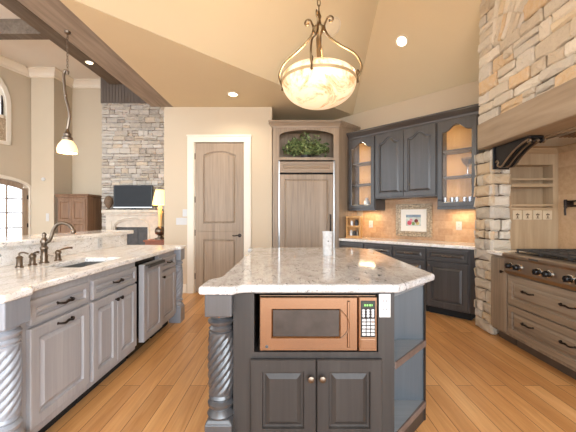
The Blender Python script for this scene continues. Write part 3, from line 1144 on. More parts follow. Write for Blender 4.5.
# shelves of the angled corner
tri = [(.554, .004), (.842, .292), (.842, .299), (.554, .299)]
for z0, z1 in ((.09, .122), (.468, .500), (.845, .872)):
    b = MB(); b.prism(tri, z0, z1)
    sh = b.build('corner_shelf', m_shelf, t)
    if z0 < .8:
        b = MB(); b.prism([(.553, -.004), (.560, -.004), (.848, .29), (.848, .304), (.842, .304)], z0 - .004, z1 + .001)
        part_label(b.build('shelf_edge', m_edge, sh), 'worn brown shelf edge')
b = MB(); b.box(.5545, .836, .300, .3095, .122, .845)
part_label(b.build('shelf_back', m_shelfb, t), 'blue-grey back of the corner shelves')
b = MB(); b.prism([(.554, .004), (.842, .298), (.842, .309), (.554, .309)], 0, .09)
b.build('shelf_plinth', m_iz, t)
b = MB(); b.prism([(.836, .285), (.85, .299), (.85, .312), (.836, .312)], 0, .872)
b.build('corner_stile', m_iz, t)
# doors below the microwave
for x0, x1, kx in ((-.207, .136, .108), (.140, .482, .168)):
    b = MB(); raised(b, x0, x1, .10, .522, t=.024, stile=.062)
    d = b.build('door', m_iz, t)
    knob(d, kx, .433, -.024, m_pewter, .018)
# corner posts
for (x, y) in ((-.367, .01), (-.367, 1.80)):
    p = bpy.data.objects.new('turned_post', None); C.objects.link(p); p.parent = t; p.location = (x, y, 0)
    spiral_post(p, .14, m_ipost, base=.225, cap0=.755, top=.872)
# outlet set in the island front
ou = outlet_plate('wall_outlet', 'white double outlet beside the microwave', (.5, 1.639, .80), 0, .062, .125)
# island granite
pts = [(-.464, 1.56), (-.30, 1.553), (-.285, 1.557), (-.262, 1.585), (-.235, 1.603), (.569, 1.603), (.895, 1.913), (.895, 3.36), (.74, 3.55), (-.30, 3.55), (-.32, 3.57), (-.464, 3.57), (-.464, 3.40), (-.44, 3.385), (-.408, 3.35), (-.408, 1.83), (-.425, 1.795), (-.45, 1.77), (-.464, 1.75)]
b = MB(); b.prism(pts, .873, .916)
o = b.build('countertop', m_gran_i, bevel=.014, seg=4)
tag(o, 'speckled grey-white granite slab on the island', 'countertop')
# canister
t = thing('canister', 'silver-white cylindrical canister on the island granite', 'canister', (.347, 2.86, .916))
b = MB(); b.lathe([(.044, 0), (.046, .004), (.046, .205), (.050, .210), (.050, .217), (.040, .217), (.040, .19)], 0, 0, 0, 28)
b.build('canister_body', m_ceramic, t, smooth=True)
b = MB(); b.lathe([(.007, 0), (.006, -.003)], 0, -.044, .13, 10, 'y')
part_label(b.build('emblem', m_grey, t), 'small dark emblem')
# microwave
t = thing('microwave', 'stainless microwave in the island nook', 'microwave', (.147, 1.645, .556))
b = MB(); b.box(-.31, .31, .0, .36, .008, .296)
b.build('body', m_steel, t, bevel=.004)
for sx in (-.27, .27):
    b = MB(); b.box(sx - .015, sx + .015, .03, .32, -.003, .01)
    b.build('foot', m_black, t)
b = MB()
def rect(x0, x1, z0, z1, y):
    return [(x0, y, z0), (x1, y, z0), (x1, y, z1), (x0, y, z1)]
b.loft([rect(-.308, .208, .010, .294, .0), rect(-.308, .208, .010, .294, -.022), rect(-.302, .202, .016, .288, -.028), rect(-.244, .118, .078, .232, -.028), rect(-.236, .110, .086, .224, -.020)])
d = b.build('door', m_steel, t)
b = MB(); b.box(-.236, .110, -.0215, -.019, .086, .224)
part_label(b.build('door_window', m_mwglass, d), 'dark tinted window')
b = MB()
b.loft([[(.150, -.028, .03), (.165, -.028, .03), (.165, -.028, .275), (.150, -.028, .275)], [(.153, -.034, .035), (.162, -.034, .035), (.162, -.034, .27), (.153, -.034, .27)]])
b.tube([(.118, -.03, .225), (.150, -.032, .19), (.160, -.032, .15), (.150, -.032, .11), (.118, -.03, .078)], .003, 6)
b.build('door_grip', m_steel, d)
b = MB(); b.lathe([(.008, -.028), (.008, -.030), (.005, -.0305)], -.268, 0, .035, 16, 'y')
part_label(b.build('round_badge', m_grey, d), 'small round badge')
b = MB(); b.loft([rect(.212, .308, .010, .294, .0), rect(.212, .308, .010, .294, -.024), rect(.216, .304, .014, .290, -.028)])
pnl = b.build('control_panel', m_steel, t)
b = MB(); b.box(.222, .298, -.030, -.0275, .085, .275)
kp = part_label(b.build('keypad', m_black, pnl), 'black keypad')
b = MB(); b.box(.228, .292, -.031, -.0295, .240, .268)
part_label(b.build('display', plain('display_glass', lin(40, 52, 40), .2), pnl), 'dark green display')
b = MB()
for k, (xx, ww) in enumerate(((.240, .008), (.252, .008), (.266, .008), (.278, .004))):
    b.box(xx, xx + ww, -.0318, -.0305, .247, .257)
b.build('display_segment', m_grn, pnl)
b = MB()
for r in range(3):
    for c in range(3):
        z = .224 - r * .014
        x = .236 + c * .024
        b.lathe([(.008, -.030), (.007, -.0325)], x, 0, z, 10, 'y')
for r in range(5):
    for c in range(3):
        x, z = .229 + c * .023, .168 - r * .0185
        b.box(x, x + .018, -.0325, -.030, z, z + .013)
b.build('button', m_plate, pnl)
b = MB(); b.box(.222, .298, -.031, -.0275, .026, .074)
part_label(b.build('open_button', m_steel, pnl, bevel=.003), 'wide door release button')

# ================================================================== CHARCOAL BASE RUN (45 degrees)
RD = R(-45)
BX, BY = .775, 5.115
def along(s, d=0):
    return (BX + s * S2 + d * S2, BY - s * S2 + d * S2)
specs = [(0.05, .51, 1, 'charcoal base cabinet beside the refrigerator surround'),
         (.51, .98, 1, 'charcoal base cabinet, second from the refrigerator'),
         (.98, 1.45, 3, 'charcoal drawer stack under the gilt-framed picture'),
         (1.45, 1.96, 1, 'charcoal base cabinet with drawer and door beside the stone pillar')]
for s0, s1, nd, lab in specs:
    x, y = along(s0)
    t = thing('base_cabinet', lab, 'cabinet', (x, y, 0), RD, 'charcoal base cabinets')
    wd = s1 - s0
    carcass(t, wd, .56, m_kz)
    b = MB(); raised(b, .012, wd - .012, .70, .845, stile=.034)
    d = b.build('drawer', m_kx, t); pull(d, wd / 2, .772, .10, mat=m_pewter)
    if nd == 3:
        for z0, z1 in ((.42, .685), (.125, .405)):
            b = MB(); raised(b, .012, wd - .012, z0, z1, stile=.045)
            d = b.build('drawer', m_kx, t); pull(d, wd / 2, (z0 + z1) / 2, .10, mat=m_pewter)
    else:
        b = MB(); raised(b, .012, wd - .012, .125, .685)
        d = b.build('door', m_kz, t); knob(d, .045, .64, mat=m_pewter, r=.012)
x, y = along(1.961)
t = thing('filler_panel', 'charcoal filler strip against the stone pillar', 'panel', (x, y, 0), RD)
b = MB(); b.box(0, .06, .01, .05, .1, .872)
b.build('strip', m_kz, t)
b = MB(); b.prism([(.793, 5.060), (2.178, 3.674), (2.225, 3.64), (3.02, 3.64), (1.196, 5.464)], .875, .915)
o = b.build('countertop', m_gran_w, bevel=.010, seg=3)
tag(o, 'cream granite countertop on the charcoal base cabinets', 'countertop')

# ================================================================== CHARCOAL WALL CABINETS
UX, UY = .986, 5.224
def upt(s, d=0):
    return (UX + s * S2 + d * S2, UY - s * S2 + d * S2)
UD = .318
def glass_cab(s0, s1, lab, z0=1.37, z1=2.56):
    x, y = upt(s0)
    t = thing('upper_cabinet', lab, 'cabinet', (x, y, 0), RD)
    wd = s1 - s0
    b = MB()
    b.box(0, .018, 0, UD, z0, z1).box(wd - .018, wd, 0, UD, z0, z1).box(.018, wd - .018, 0, UD, z1 - .018, z1).box(.018, wd - .018, 0, UD, z0 + .02, z0 + .038)
    b.box(.0, wd, -.006, .016, z0 - .005, z0 + .03)
    b.build('body', m_kz, t)
    b = MB(); b.box(.018, wd - .018, UD - .012, UD, z0 + .038, z1 - .018)
    part_label(b.build('back_panel', m_honey, t), 'warm oak interior back')
    for z in (z0 + .42, z0 + .77):
        b = MB(); b.box(.019, wd - .019, .02, UD - .014, z, z + .014)
        b.build('shelf', m_kx, t)
    b = MB(); open_frame(b, .012, wd - .012, z0 + .032, z1 - .025, stile=.06, A=.09)
    d = b.build('door', m_kz, t)
    b = MB(); b.box(.06, wd - .06, -.010, -.006, z0 + .085, z1 - .09)
    part_label(b.build('glass_pane', m_seed, d), 'seeded glass')
    knob(d, .04, z0 + .12, mat=m_bronze, r=.011)
    for z in (z1 - .20, z0 + .6, z0 + .24):
        light('cabinet_lamp', 'POINT', (.036, .03, z), 1.7, (1, .80, .50), size=.008, parent=t)
    return t
glass_cab(0.0, .500, 'charcoal glass-door wall cabinet beside the refrigerator surround')
x, y = upt(.502)
t = thing('upper_cabinet', 'charcoal wall cabinet with two solid arched doors', 'cabinet', (x, y, 0), RD)
wd = .932
b = MB(); b.box(0, wd, 0, UD, 1.545, 2.56)
b.build('body', m_kz, t, bevel=.003)
for x0, x1, kx in ((.012, wd / 2 - .002, wd / 2 - .03), (wd / 2 + .002, wd - .012, wd / 2 + .03)):
    b = MB(); raised(b, x0, x1, 1.565, 2.535, A=.075, stile=.06)
    d = b.build('door', m_kz, t); knob(d, kx, 1.64, mat=m_bronze, r=.011)
glass_cab(1.436, 1.925, 'charcoal glass-door wall cabinet beside the stone pillar')
# crown along the three cabinets
b = MB()
prof = [(0.0, 0), (-.006, 0), (-.012, .02), (-.03, .045), (-.055, .075), (-.062, .08), (-.062, .10), (0.1, .10), (.1, 0)]
b.loft([[(s, d, 2.56 + z) for d, z in prof] for s in (-.0, 1.97)])
b.box(0, 1.97, .1, UD, 2.56, 2.60)
x, y = upt(0)
o = b.build('crown_molding', m_kx, loc=(x, y, 0), rotz=RD)
tag(o, 'charcoal crown along the top of the dark wall cabinets', 'crown moulding')
# glasses in the cabinet by the pillar and jars in the other
def glassware(s, d, z, r, h, lab):
    x, y = upt(s, d)
    b = MB(); b.lathe([(r * .8, 0), (r, h), (r * .9, h), (r * .72, .006)], 0, 0, 0, 14)
    o = b.build('drinking_glass', m_glassware, loc=(x, y, z), smooth=True)
    tag(o, lab, 'glass', 'glasses in the lit wall cabinet')
zb = 1.37 + .038
for k, s in enumerate((1.50, 1.575, 1.65, 1.73, 1.81)):
    glassware(s, .10 + .05 * (k % 2), zb, .03, .12, '%s drinking glass from the stone pillar on the lit bottom shelf' % ['fifth', 'fourth', 'third', 'second', 'first'][k])
x, y = upt(1.76, .17)
b = MB(); b.lathe([(.05, 0), (.05, .006), (.012, .014), (.010, .10), (.06, .15), (.085, .22), (.08, .22), (.05, .15)], 0, 0, 0, 18)
tag(b.build('glass_compote', m_glassware, loc=(x, y, zb + .414), smooth=True), 'clear footed glass bowl on the middle shelf by the pillar', 'bowl')
x, y = upt(.26, .15)
b = MB(); b.lathe([(.04, 0), (.05, .05), (.045, .12), (.025, .15), (.03, .17)], 0, 0, 0, 16)
tag(b.build('vase', m_ceramic, loc=(x, y, zb), smooth=True), 'pale small vase in the glass cabinet beside the refrigerator', 'vase')

# under cabinet lamps
for s, lab in ((.25, 'slim warm lamp under the glass cabinet beside the refrigerator'), (1.68, 'slim warm lamp under the glass cabinet beside the pillar')):
    x, y = upt(s, .18)
    t = thing('under_cabinet_lamp', lab, 'lamp', (x, y, 1.388), RD)
    b = MB(); b.box(-.16, .16, -.025, .025, -.016, 0)
    b.build('lamp_housing', m_bronze, t)
    b = MB(); b.box(-.15, .15, -.018, .018, -.019, -.016)
    b.build('diffuser', m_can, t)
    light('under_cabinet_light', 'AREA', (0, 0, -.03), 1.4, (1, .72, .42), size=.3, size_y=.05, parent=t)

# framed picture on the tile
x, y = along(.98 + .065, .559 - .014)
t = thing('framed_picture', 'white-matted picture in a carved gilt frame', 'picture', (x, y, .962), RD)
def frame_rings(w, h, seq):
    out = []
    for i, y in seq:
        out.append([(-w / 2 + i, y, i), (w / 2 - i, y, i), (w / 2 - i, y, h - i), (-w / 2 + i, y, h - i)])
    return out
b = MB(); b.loft(frame_rings(.56, .50, [(0, 0), (0, -.022), (.015, -.034), (.04, -.024), (.055, -.036), (.075, -.026), (.082, -.012), (.082, 0)]), close=True)
rq = random.Random(3)
for k in range(130):                              # carved beads
    e = rq.choice((0, 1, 2, 3))
    i = rq.uniform(.012, .07)
    u = rq.uniform(-.27, .27) if e < 2 else rq.uniform(.01, .49)
    p = {0: (u, i), 1: (u, .50 - i), 2: (-.28 + i, u), 3: (.28 - i, u)}[e]
    b.sphere((p[0], -.028, p[1]), rq.uniform(.007, .012), 6, 4, 1, .8, 1)
b.build('carved_frame', m_frame, t)
b = MB(); b.box(-.20, .20, -.012, -.008, .08, .42)
b.build('mat_board', m_mat, t)
b = MB(); b.box(-.115, .115, -.0135, -.012, .165, .335)
art = b.build('print', plain('print_ground', lin(196, 200, 190), .6, 0, .2, 12), t)
b = MB(); b.box(-.115, .115, -.0145, -.0135, .295, .335)
b.build('sky_band', plain('print_sky', lin(128, 146, 160), .6, 0, .15, 20), art)
for (cx, cz, r, col, nm) in ((-.06, .21, .036, (206, 84, 104), 'pink_patch'), (-.035, .25, .026, (226, 150, 160), 'pale_patch'), (.045, .24, .03, (120, 44, 44), 'crimson_patch'), (.065, .205, .028, (214, 190, 120), 'yellow_patch'), (.0, .20, .026, (120, 150, 90), 'green_patch')):
    b = MB(); b.lathe([(r, -.0137), (r, -.0150)], cx, 0, cz, 10, 'y')
    b.build(nm, plain('print_' + nm, lin(*col), .6, 0, .2, 40), art)
def on_tile(px):
    k = (px - 290) / 310
    Y = 6.66 / (1 + k)
    return (6.66 - Y, Y)
for px, z, lab in ((371, 1.275 - .04, 'cream outlet on the tile beside the spice box'), (459, 1.145, 'cream outlet on the tile between picture and stone pillar')):
    x, y = on_tile(px)
    outlet_plate('wall_outlet', lab, (x, y, 1.14), RD, .075, .118)
# small wooden spice box
x, y = along(.20, .17)
t = thing('spice_box', 'small two-tier wooden spice box on the counter by the refrigerator', 'spice box', (x, y, .9155), R(-32))
b = MB()
W_, D_, H_ = .25, .10, .36
b.box(-W_ / 2, -W_ / 2 + .025, 0, D_, 0, H_).box(W_ / 2 - .025, W_ / 2, 0, D_, 0, H_)
for z in (0, .175, H_ - .03):
    b.box(-W_ / 2 + .025, W_ / 2 - .025, 0, D_, z, z + (.04 if z == 0 else .03))
b.box(-W_ / 2 + .025, W_ / 2 - .025, D_ - .01, D_, .03, H_ - .03)
b.build('box_frame', m_honey, t, bevel=.002)
for k, (dx, z, r, h) in enumerate(((-.05, .04, .026, .09), (.005, .04, .026, .08), (.055, .04, .022, .10), (-.04, .205, .026, .08), (.04, .205, .03, .10))):
    c, s = math.cos(R(-32)), math.sin(R(-32))
    lx_, ly_ = dx, .05
    b = MB(); b.lathe([(r, 0), (r, h * .75), (r * .7, h * .85), (r * .75, h)], 0, 0, 0, 12)
    o = b.build('spice_jar', [m_ceramic, m_iron, m_pewter][k % 3], loc=(x + c * lx_ - s * ly_, y + s * lx_ + c * ly_, .9155 + z), smooth=True)
    tag(o, 'small %s spice jar on the %s tier of the wooden spice box' % (['white', 'dark', 'pewter'][k % 3], 'lower' if k < 3 else 'upper'), 'jar', 'spice jars')

# ================================================================== REFRIGERATOR AND ITS SURROUND
FYF = 5.08
t = thing('refrigerator_cabinet', 'tall taupe surround with arched niche over the refrigerator', 'cabinet', (0, FYF, 0))
b = MB()
b.box(-.285, -.195, 0, .03, 0, 2.72).box(.735, .80, 0, .03, 0, 2.72)
b.box(-.195, .735, 0, .03, 2.195, 2.24)
am = arch(-.175, .715, 2.59, 2.69, 14)
prev = None
for (xa, za), (xb, zb_) in zip(am, am[1:]):
    b.prism_y([(xa, za), (xa, 2.74), (xb, 2.74), (xb, zb_)], 0, .03)
b.box(-.195, -.175, 0, .03, 2.24, 2.72).box(.715, .735, 0, .03, 2.24, 2.72)
b.build('face_frame', m_tz, t)
b = MB()
b.box(-.285, -.265, .03, .82, 0, 2.74)
b.build('side_panel', m_tz, t)
b = MB()
b.prism([(.80, 0), (1.18, .38), (1.16, .40), (.78, .02)], 0, 2.74)
b.build('side_panel', m_tz, t)
b = MB()
b.prism([(-.264, .03), (.77, .03), (1.13, .41), (-.264, .41)], 2.22, 2.24)
b.box(-.264, 1.1, .43, .45, 2.24, 2.74)
b.prism([(-.285, 0), (.80, 0), (1.18, .38), (1.15, .42), (-.285, .42)], 2.74, 2.755)
b.build('niche_box', m_tz, t)
b = MB()
prof = [(0, 0), (.012, 0), (.018, .025), (.04, .055), (.058, .075), (.065, .085), (.065, .11), (0, .11)]
P = [(-.285, .40), (-.285, 0), (.80, 0), (1.19, .39)]
rings = []
V2 = [Vector(p) for p in P]
for i, p in enumerate(V2):
    nn = []
    if i:
        d = (V2[i] - V2[i - 1]).normalized(); nn.append(Vector((d.y, -d.x)))
    if i < len(V2) - 1:
        d = (V2[i + 1] - V2[i]).normalized(); nn.append(Vector((d.y, -d.x)))
    n = nn[0] if len(nn) == 1 else (nn[0] + nn[1]) / (1 + nn[0].dot(nn[1]))
    rings.append([(p.x + n.x * q, p.y + n.y * q, 2.72 + z) for q, z in prof])
b.loft(rings)
b.build('crown', m_tx, t)

t = thing('refrigerator', 'built-in refrigerator with taupe wood panels and metal edges', 'refrigerator', (.27, FYF, 0))
b = MB(); b.box(-.455, .455, .03, .60, .0, 2.185)
b.build('body', m_dark, t)
b = MB(); raised(b, -.438, .438, 1.985, 2.165, t=.035, stile=.05)
b.build('grille_panel', m_tx, t)
b = MB(); raised(b, -.438, .438, .11, 1.955, t=.035, stile=.075)
d = b.build('door', m_tz, t)
b = MB(); b.tube([(.385, -.034, .80), (.385, -.075, .80), (.385, -.075, 1.30), (.385, -.034, 1.30)], .012, 10, False)
b.sphere((.385, -.075, 1.05), .016, 10, 6, 1, 1, 3)
b.build('door_handle', m_bronze, d, smooth=True)
b = MB()
b.box(-.454, -.441, -.04, .03, .02, 2.18).box(.441, .450, -.04, .03, .02, 2.18)
part_label(b.build('edge_trim', m_steelc, t), 'bright metal edge strips')
# plant in the niche
rp = random.Random(8)
t = thing('leafy_plant', 'bushy green plant in the arched niche above the refrigerator', 'plant', (.27, FYF + .2, 2.2405))
b = MB(); b.lathe([(.07, 0), (.08, .01), (.09, .07), (.08, .075)], 0, .03, 0, 18)
b.build('planter_pot', m_iron, t, smooth=True)
b = MB()
stems = MB()
for k in range(85):
    a = rp.uniform(0, 2 * PI)
    el = rp.uniform(0, 1)
    rx = rp.uniform(-.40, .40)
    ry = .15 * math.sin(a)
    hz = max(.05, (.45 - rx * rx * 1.7) * rp.uniform(.55, 1.0))
    tip = Vector((rx, ry, hz))
    sx0 = rp.uniform(-.08, .08)
    stems.tube([(sx0, 0, .09), tuple(Vector((sx0 + rx * .45, ry * .5, .08 + hz * .6))), tuple(tip)], .003, 4)
    for q in range(11):
        f = rp.uniform(.35, 1.05)
        c = Vector((rx * f + sx0 * (1 - f), ry * f - .06 * (1 - f), .08 * (1 - f) + hz * f)) + Vector((rp.gauss(0, .02), rp.gauss(0, .02), rp.gauss(0, .02)))
        c.z = max(c.z, .02)
        L, Wd = rp.uniform(.06, .095), rp.uniform(.03, .045)
        fcol = rp.choice(((66, 84, 48), (92, 112, 62), (122, 140, 84), (150, 164, 108), (176, 184, 130)))
        b.cur = lin(*fcol)
        d = Vector((rp.uniform(-1, 1), rp.uniform(-1, .5), rp.uniform(-.5, .8))).normalized()
        u = d.cross(Vector((rp.uniform(-1, 1), rp.uniform(-1, 1), 1))).normalized()
        nrm = d.cross(u)
        pts = [c - d * L / 2, c + u * Wd / 2 + nrm * .004, c + d * L / 2, c - u * Wd / 2 + nrm * .004]
        ok = all(-.41 < p.x < .41 and -.16 < p.y < .2 and p.z > .004 for p in pts)
        if ok:
            ids = [b.vert(p) for p in pts]
            b.face(ids[:3]); b.face((ids[0], ids[2], ids[3]))
fl = b.build('foliage', m_leafc, t, color=True)
fl['kind'] = 'stuff'
stems.build('stem', m_leaf, t)

# ================================================================== PANTRY DOOR
t = thing('door_1', 'taupe two-panel pantry door with arched upper panel', 'door', (0, 5.17, 0))
struct(t)
b = MB()
b.box(DX0 + .012, DX1 - .012, -.0, .04, .01, DZ - .012)
b.build('door_slab', m_tz, t)
b = MB(); raised(b, DX0 + .012, DX1 - .012, 1.02, DZ - .012, t=.024, stile=.13, A=.07, cath=False, g=.02)
b.build('arched_panel', m_tz, t)
b = MB(); raised(b, DX0 + .012, DX1 - .012, .02, 1.02, t=.024, stile=.13, g=.02)
b.build('lower_panel', m_tz, t)
b = MB()
b.lathe([(.03, -.022), (.03, -.03), (.012, -.034), (.012, -.055)], DX1 - .075, 0, .955, 16, 'y')
b.tube([(DX1 - .075, -.055, .955), (DX1 - .11, -.058, .958), (DX1 - .16, -.056, .95), (DX1 - .19, -.055, .956)], .009, 8)
b.build('lever_handle', m_bronze, t, smooth=True)
for z in (.28, 1.0, 1.55, 2.27):
    b = MB(); b.lathe([(.008, -.05), (.008, .05)], DX0 + .008, -.016, z, 8)
    b.build('hinge', m_bronze, t)
b = MB()
for x0, x1 in ((DX0 - .115, DX0 - .002), (DX1 + .002, DX1 + .115)):
    b.box(x0, x1, -.045, -.02, 0, DZ + .002)
    b.box(x0 + .015, x1 - .015, -.052, -.045, 0, DZ + .002)
b.box(DX0 - .115, DX1 + .115, -.045, -.02, DZ + .002, DZ + .115)
b.box(DX0 - .125, DX1 + .125, -.055, -.02, DZ + .095, DZ + .122)
b.box(DX0 - .002, DX0 + .01, -.02, .06, 0, DZ).box(DX1 - .01, DX1 + .002, -.02, .06, 0, DZ)
b.build('casing', m_white, t, bevel=.003)
outlet_plate('light_switch', 'single white switch beside the pantry door casing', (-1.745, 5.149, 1.33), 0, .075, .12, 'switch')
outlet_plate('light_switch', 'wide white switch plate below the single switch', (-1.80, 5.149, 1.19), 0, .18, .115, 'switch')
outlet_plate('light_switch', 'small white switch plate on the great room wall pier', (-6.06, 7.749, 1.25), 0, .075, .2, 'switch')
t = thing('thermostat', 'round white thermostat on the great room wall pier', 'thermostat', (-6.16, 7.749, 2.2))
b = MB(); b.lathe([(.045, 0), (.045, -.02), (.03, -.028)], 0, 0, 0, 20, 'y')
b.build('dial', m_plate, t, smooth=True)

# ================================================================== RANGE RUN (faces -X)
RR = R(-90)
XR = 2.15
t = thing('pullout_cabinet', 'narrow plain cabinet between stone pillar and range', 'cabinet', (XR, 3.295, 0), RR)
wd = .25
carcass(t, wd, .74, m_rz, tm=m_toe)
b = MB(); b.box(.012, wd - .006, -.022, -.001, .125, .85)
d = b.build('door', m_rz, t, bevel=.003); knob(d, wd - .05, .72)
t = thing('range_cabinet', 'brown-washed cabinet with two wide drawers under the rangetop', 'cabinet', (XR, 3.04, 0), RR)
wd = .93
carcass(t, wd, .74, m_rz, z1=.715, tm=m_toe)
for z0, z1 in ((.425, .705), (.135, .412)):
    b = MB(); raised(b, .012, wd - .012, z0, z1, stile=.055)
    d = b.build('drawer', m_rx, t)
    for x in (.27, .67):
        pull(d, x, (z0 + z1) / 2 + .02, .12)
t = thing('pullout_cabinet', 'narrow plain cabinet on the camera side of the range', 'cabinet', (XR, 2.105, 0), RR)
wd = .25
carcass(t, wd, .74, m_rz, tm=m_toe)
b = MB(); b.box(.006, wd - .012, -.022, -.001, .125, .85)
d = b.build('door', m_rz, t, bevel=.003); knob(d, .05, .72)
b = MB()
b.box(2.115, 2.865, 3.045, 3.345, .875, .915)
o = b.build('countertop', m_gran_w, bevel=.010, seg=3)
tag(o, 'short granite counter between stone pillar and rangetop', 'countertop')
b = MB(); b.box(2.115, 2.865, 1.85, 2.105, .875, .915)
o = b.build('countertop', m_gran_w, bevel=.010, seg=3)
tag(o, 'short granite counter on the camera side of the rangetop', 'countertop')
# rangetop
t = thing('rangetop', 'stainless gas rangetop with black knobs and grates', 'rangetop', (XR, 3.035, .72), RR)
wd = .92
b = MB()
b.loft([[(x, -.045, 0), (x, -.06, .03), (x, -.055, .15), (x, -.075, .165), (x, -.075, .19), (x, -.06, .20), (x, .71, .20), (x, .71, 0)] for x in (0, wd)])
b.build('steel_body', m_steelr, t, bevel=.004)
b = MB(); b.box(.03, wd - .03, .03, .69, .2, .206)
part_label(b.build('burner_tray', m_black, t), 'black burner tray')
b = MB(); b.box(wd / 2 - .12, wd / 2 - .02, -.078, -.074, .172, .186)
part_label(b.build('name_plate', m_grey, t), 'small grey plate')
for x in (.105, .205, .435, .535, .725, .825):
    b = MB(); b.lathe([(.033, -.052), (.033, -.068), (.026, -.07)], x, 0, .085, 20, 'y')
    bz = b.build('knob_bezel', m_chrome, t, smooth=True)
    b = MB(); b.lathe([(.024, -.068), (.027, -.074), (.024, -.10), (.019, -.108)], x, 0, .085, 18, 'y')
    b.box(x - .004, x + .004, -.114, -.10, .063, .107)
    b.build('control_knob', m_black, bz, smooth=True)
for k in range(3):
    x0, x1 = .04 + k * .285, .04 + k * .285 + .27
    b = MB()
    for i in range(4):
        x = x0 + (x1 - x0) * i / 3
        b.box(x - .006, x + .006, .04, .68, .222, .238)
    for i in range(5):
        y = .045 + .63 * i / 4
        b.box(x0, x1, y - .006, y + .006, .222, .238)
    for (xx, yy) in ((x0, .05), (x1, .05), (x0, .67), (x1, .67)):
        b.box(xx - .008, xx + .008, yy - .008, yy + .008, .205, .23)
    b.build('grate', m_iron, t, bevel=.003)
    for y in (.2, .52):
        b = MB(); b.lathe([(.05, .206), (.05, .214), (.035, .216), (.035, .221), (.01, .222)], (x0 + x1) / 2, y, 0, 18)
        b.build('burner', m_iron, t, smooth=True)
# spice niche panel on the side wall of the alcove
t = thing('spice_shelf', 'recessed wooden spice shelf panel beside the range', 'shelf', (2.37, 3.43, 0))
b = MB()
X0, X1 = .025, .475
b.box(0, X0, -.075, .068, .917, 1.95).box(X1, .535, -.075, .068, .917, 1.95)
b.box(X0, X1, -.075, .068, .917, 1.35).box(X0, X1, -.075, .068, 1.83, 1.95)
b.build('panel', m_oak, t)
b = MB(); b.box(X0, X1, .058, .068, 1.35, 1.83)
b.build('niche_back', m_oak, t)
for z in (1.35, 1.59):
    b = MB(); b.box(X0, X1, -.074, .058, z, z + .015)
    b.build('shelf', m_oakx, t)
    b = MB(); b.box(X0, X1, -.080, -.070, z + (.03 if z < 1.5 else .0), z + .055 if z < 1.5 else z + .035)
    if z > 1.5:
        b.box(X0, X1, -.080, -.070, z + .075, z + .095)
    b.build('rail', m_oakx, t)
for k in range(4):
    x0 = X0 + .012 + k * .109
    b = MB(); b.box(x0, x0 + .098, -.083, -.075, 1.235, 1.335)
    tl = b.build('tile', m_ctile, t, bevel=.004)
    b = MB()
    cx = x0 + .049
    b.sphere((cx, -.085, 1.268), .009, 8, 6, .8, .3, 1.5)
    b.sphere((cx, -.085, 1.296), .010, 8, 6, .6, .3, 1.2)
    for s in (-1, 1):
        b.sphere((cx + s * .012, -.086, 1.29), .008, 8, 6, 1, .3, 1)
    b.box(cx - .016, cx + .016, -.086, -.083, 1.25, 1.256)
    part_label(b.build('emblem', m_motif, tl), 'brown fleur emblem')
# hood insert
t = thing('range_hood', 'grey metal vent insert under the wooden hood', 'range hood', (2.58, 2.58, 1.999))
b = MB()
b.box(-.19, .19, -.75, .58, -.012, 0)
b.build('vent_plate', m_steelc, t, bevel=.003)
for y in (-.5, .0):
    b = MB()
    for k in range(8):
        b.box(-.15 + k * .04, -.13 + k * .04, y - .22, y + .22, -.018, -.012)
    b.build('baffle_filter', m_steel, t)
b = MB(); b.lathe([(.035, -.012), (.035, -.024)], 0, .06, 0, 18)
b.build('hood_lamp', m_can, t)
light('hood_light', 'SPOT', (0, .06, -.03), 10, (1, .80, .56), size=.05, parent=t, spot=150)
# corbel under the mantel beam
t = thing('iron_corbel', 'black scrolled iron corbel under the mantel beam', 'corbel', (2.155, 3.31, 1.78))
b = MB()
prof = [(-.028, 0), (-.028, .225), (-.50, .225), (-.50, .205), (-.41, .185), (-.30, .145), (-.20, .085), (-.12, .02), (-.06, .0)]
b.prism_x(prof, .02, .15)
b.box(-.0, .17, -.028, .0 - .008, -.01, .225)
b.build('bracket_body', m_corbel, t, bevel=.004)
for x in (.02, .055, .09, .125, .15):
    b = MB()
    b.tube([(x, -.035, .06), (x, -.06, .075), (x, -.08, .05), (x, -.06, .025), (x, -.12, .005), (x, -.21, .072), (x, -.31, .135), (x, -.41, .176), (x, -.48, .195), (x, -.51, .18), (x, -.49, .165), (x, -.475, .178)], .009, 7)
    b.build('scroll_rib', m_scroll if x in (.02, .09, .15) else m_corbel, t, smooth=True)
# pot filler
t = thing('pot_filler', 'dark jointed pot filler on the tile behind the range', 'pot filler', (2.904, 3.20, 1.40))
b = MB(); b.lathe([(.03, 0), (.03, -.012), (.015, -.016), (.015, -.06)], 0, 0, 0, 16, 'x')
b.build('wall_flange', m_bronze, t, smooth=True)
for z in (-.025, .025):
    b = MB()
    b.tube([(-.06, 0, z), (-.06, -.30, z)], .009, 10)
    b.build('arm', m_bronze, t, smooth=True)
b = MB()
for y in (0, -.30):
    b.lathe([(.012, -.045), (.016, -.035), (.016, .035), (.012, .045)], -.06, y, 0, 12)
b.tube([(-.06, -.3, -.03), (-.10, -.3, -.03), (-.30, -.3, -.03), (-.33, -.3, -.05), (-.33, -.3, -.12)], .009, 10)
b.build('nozzle', m_bronze, t, smooth=True)

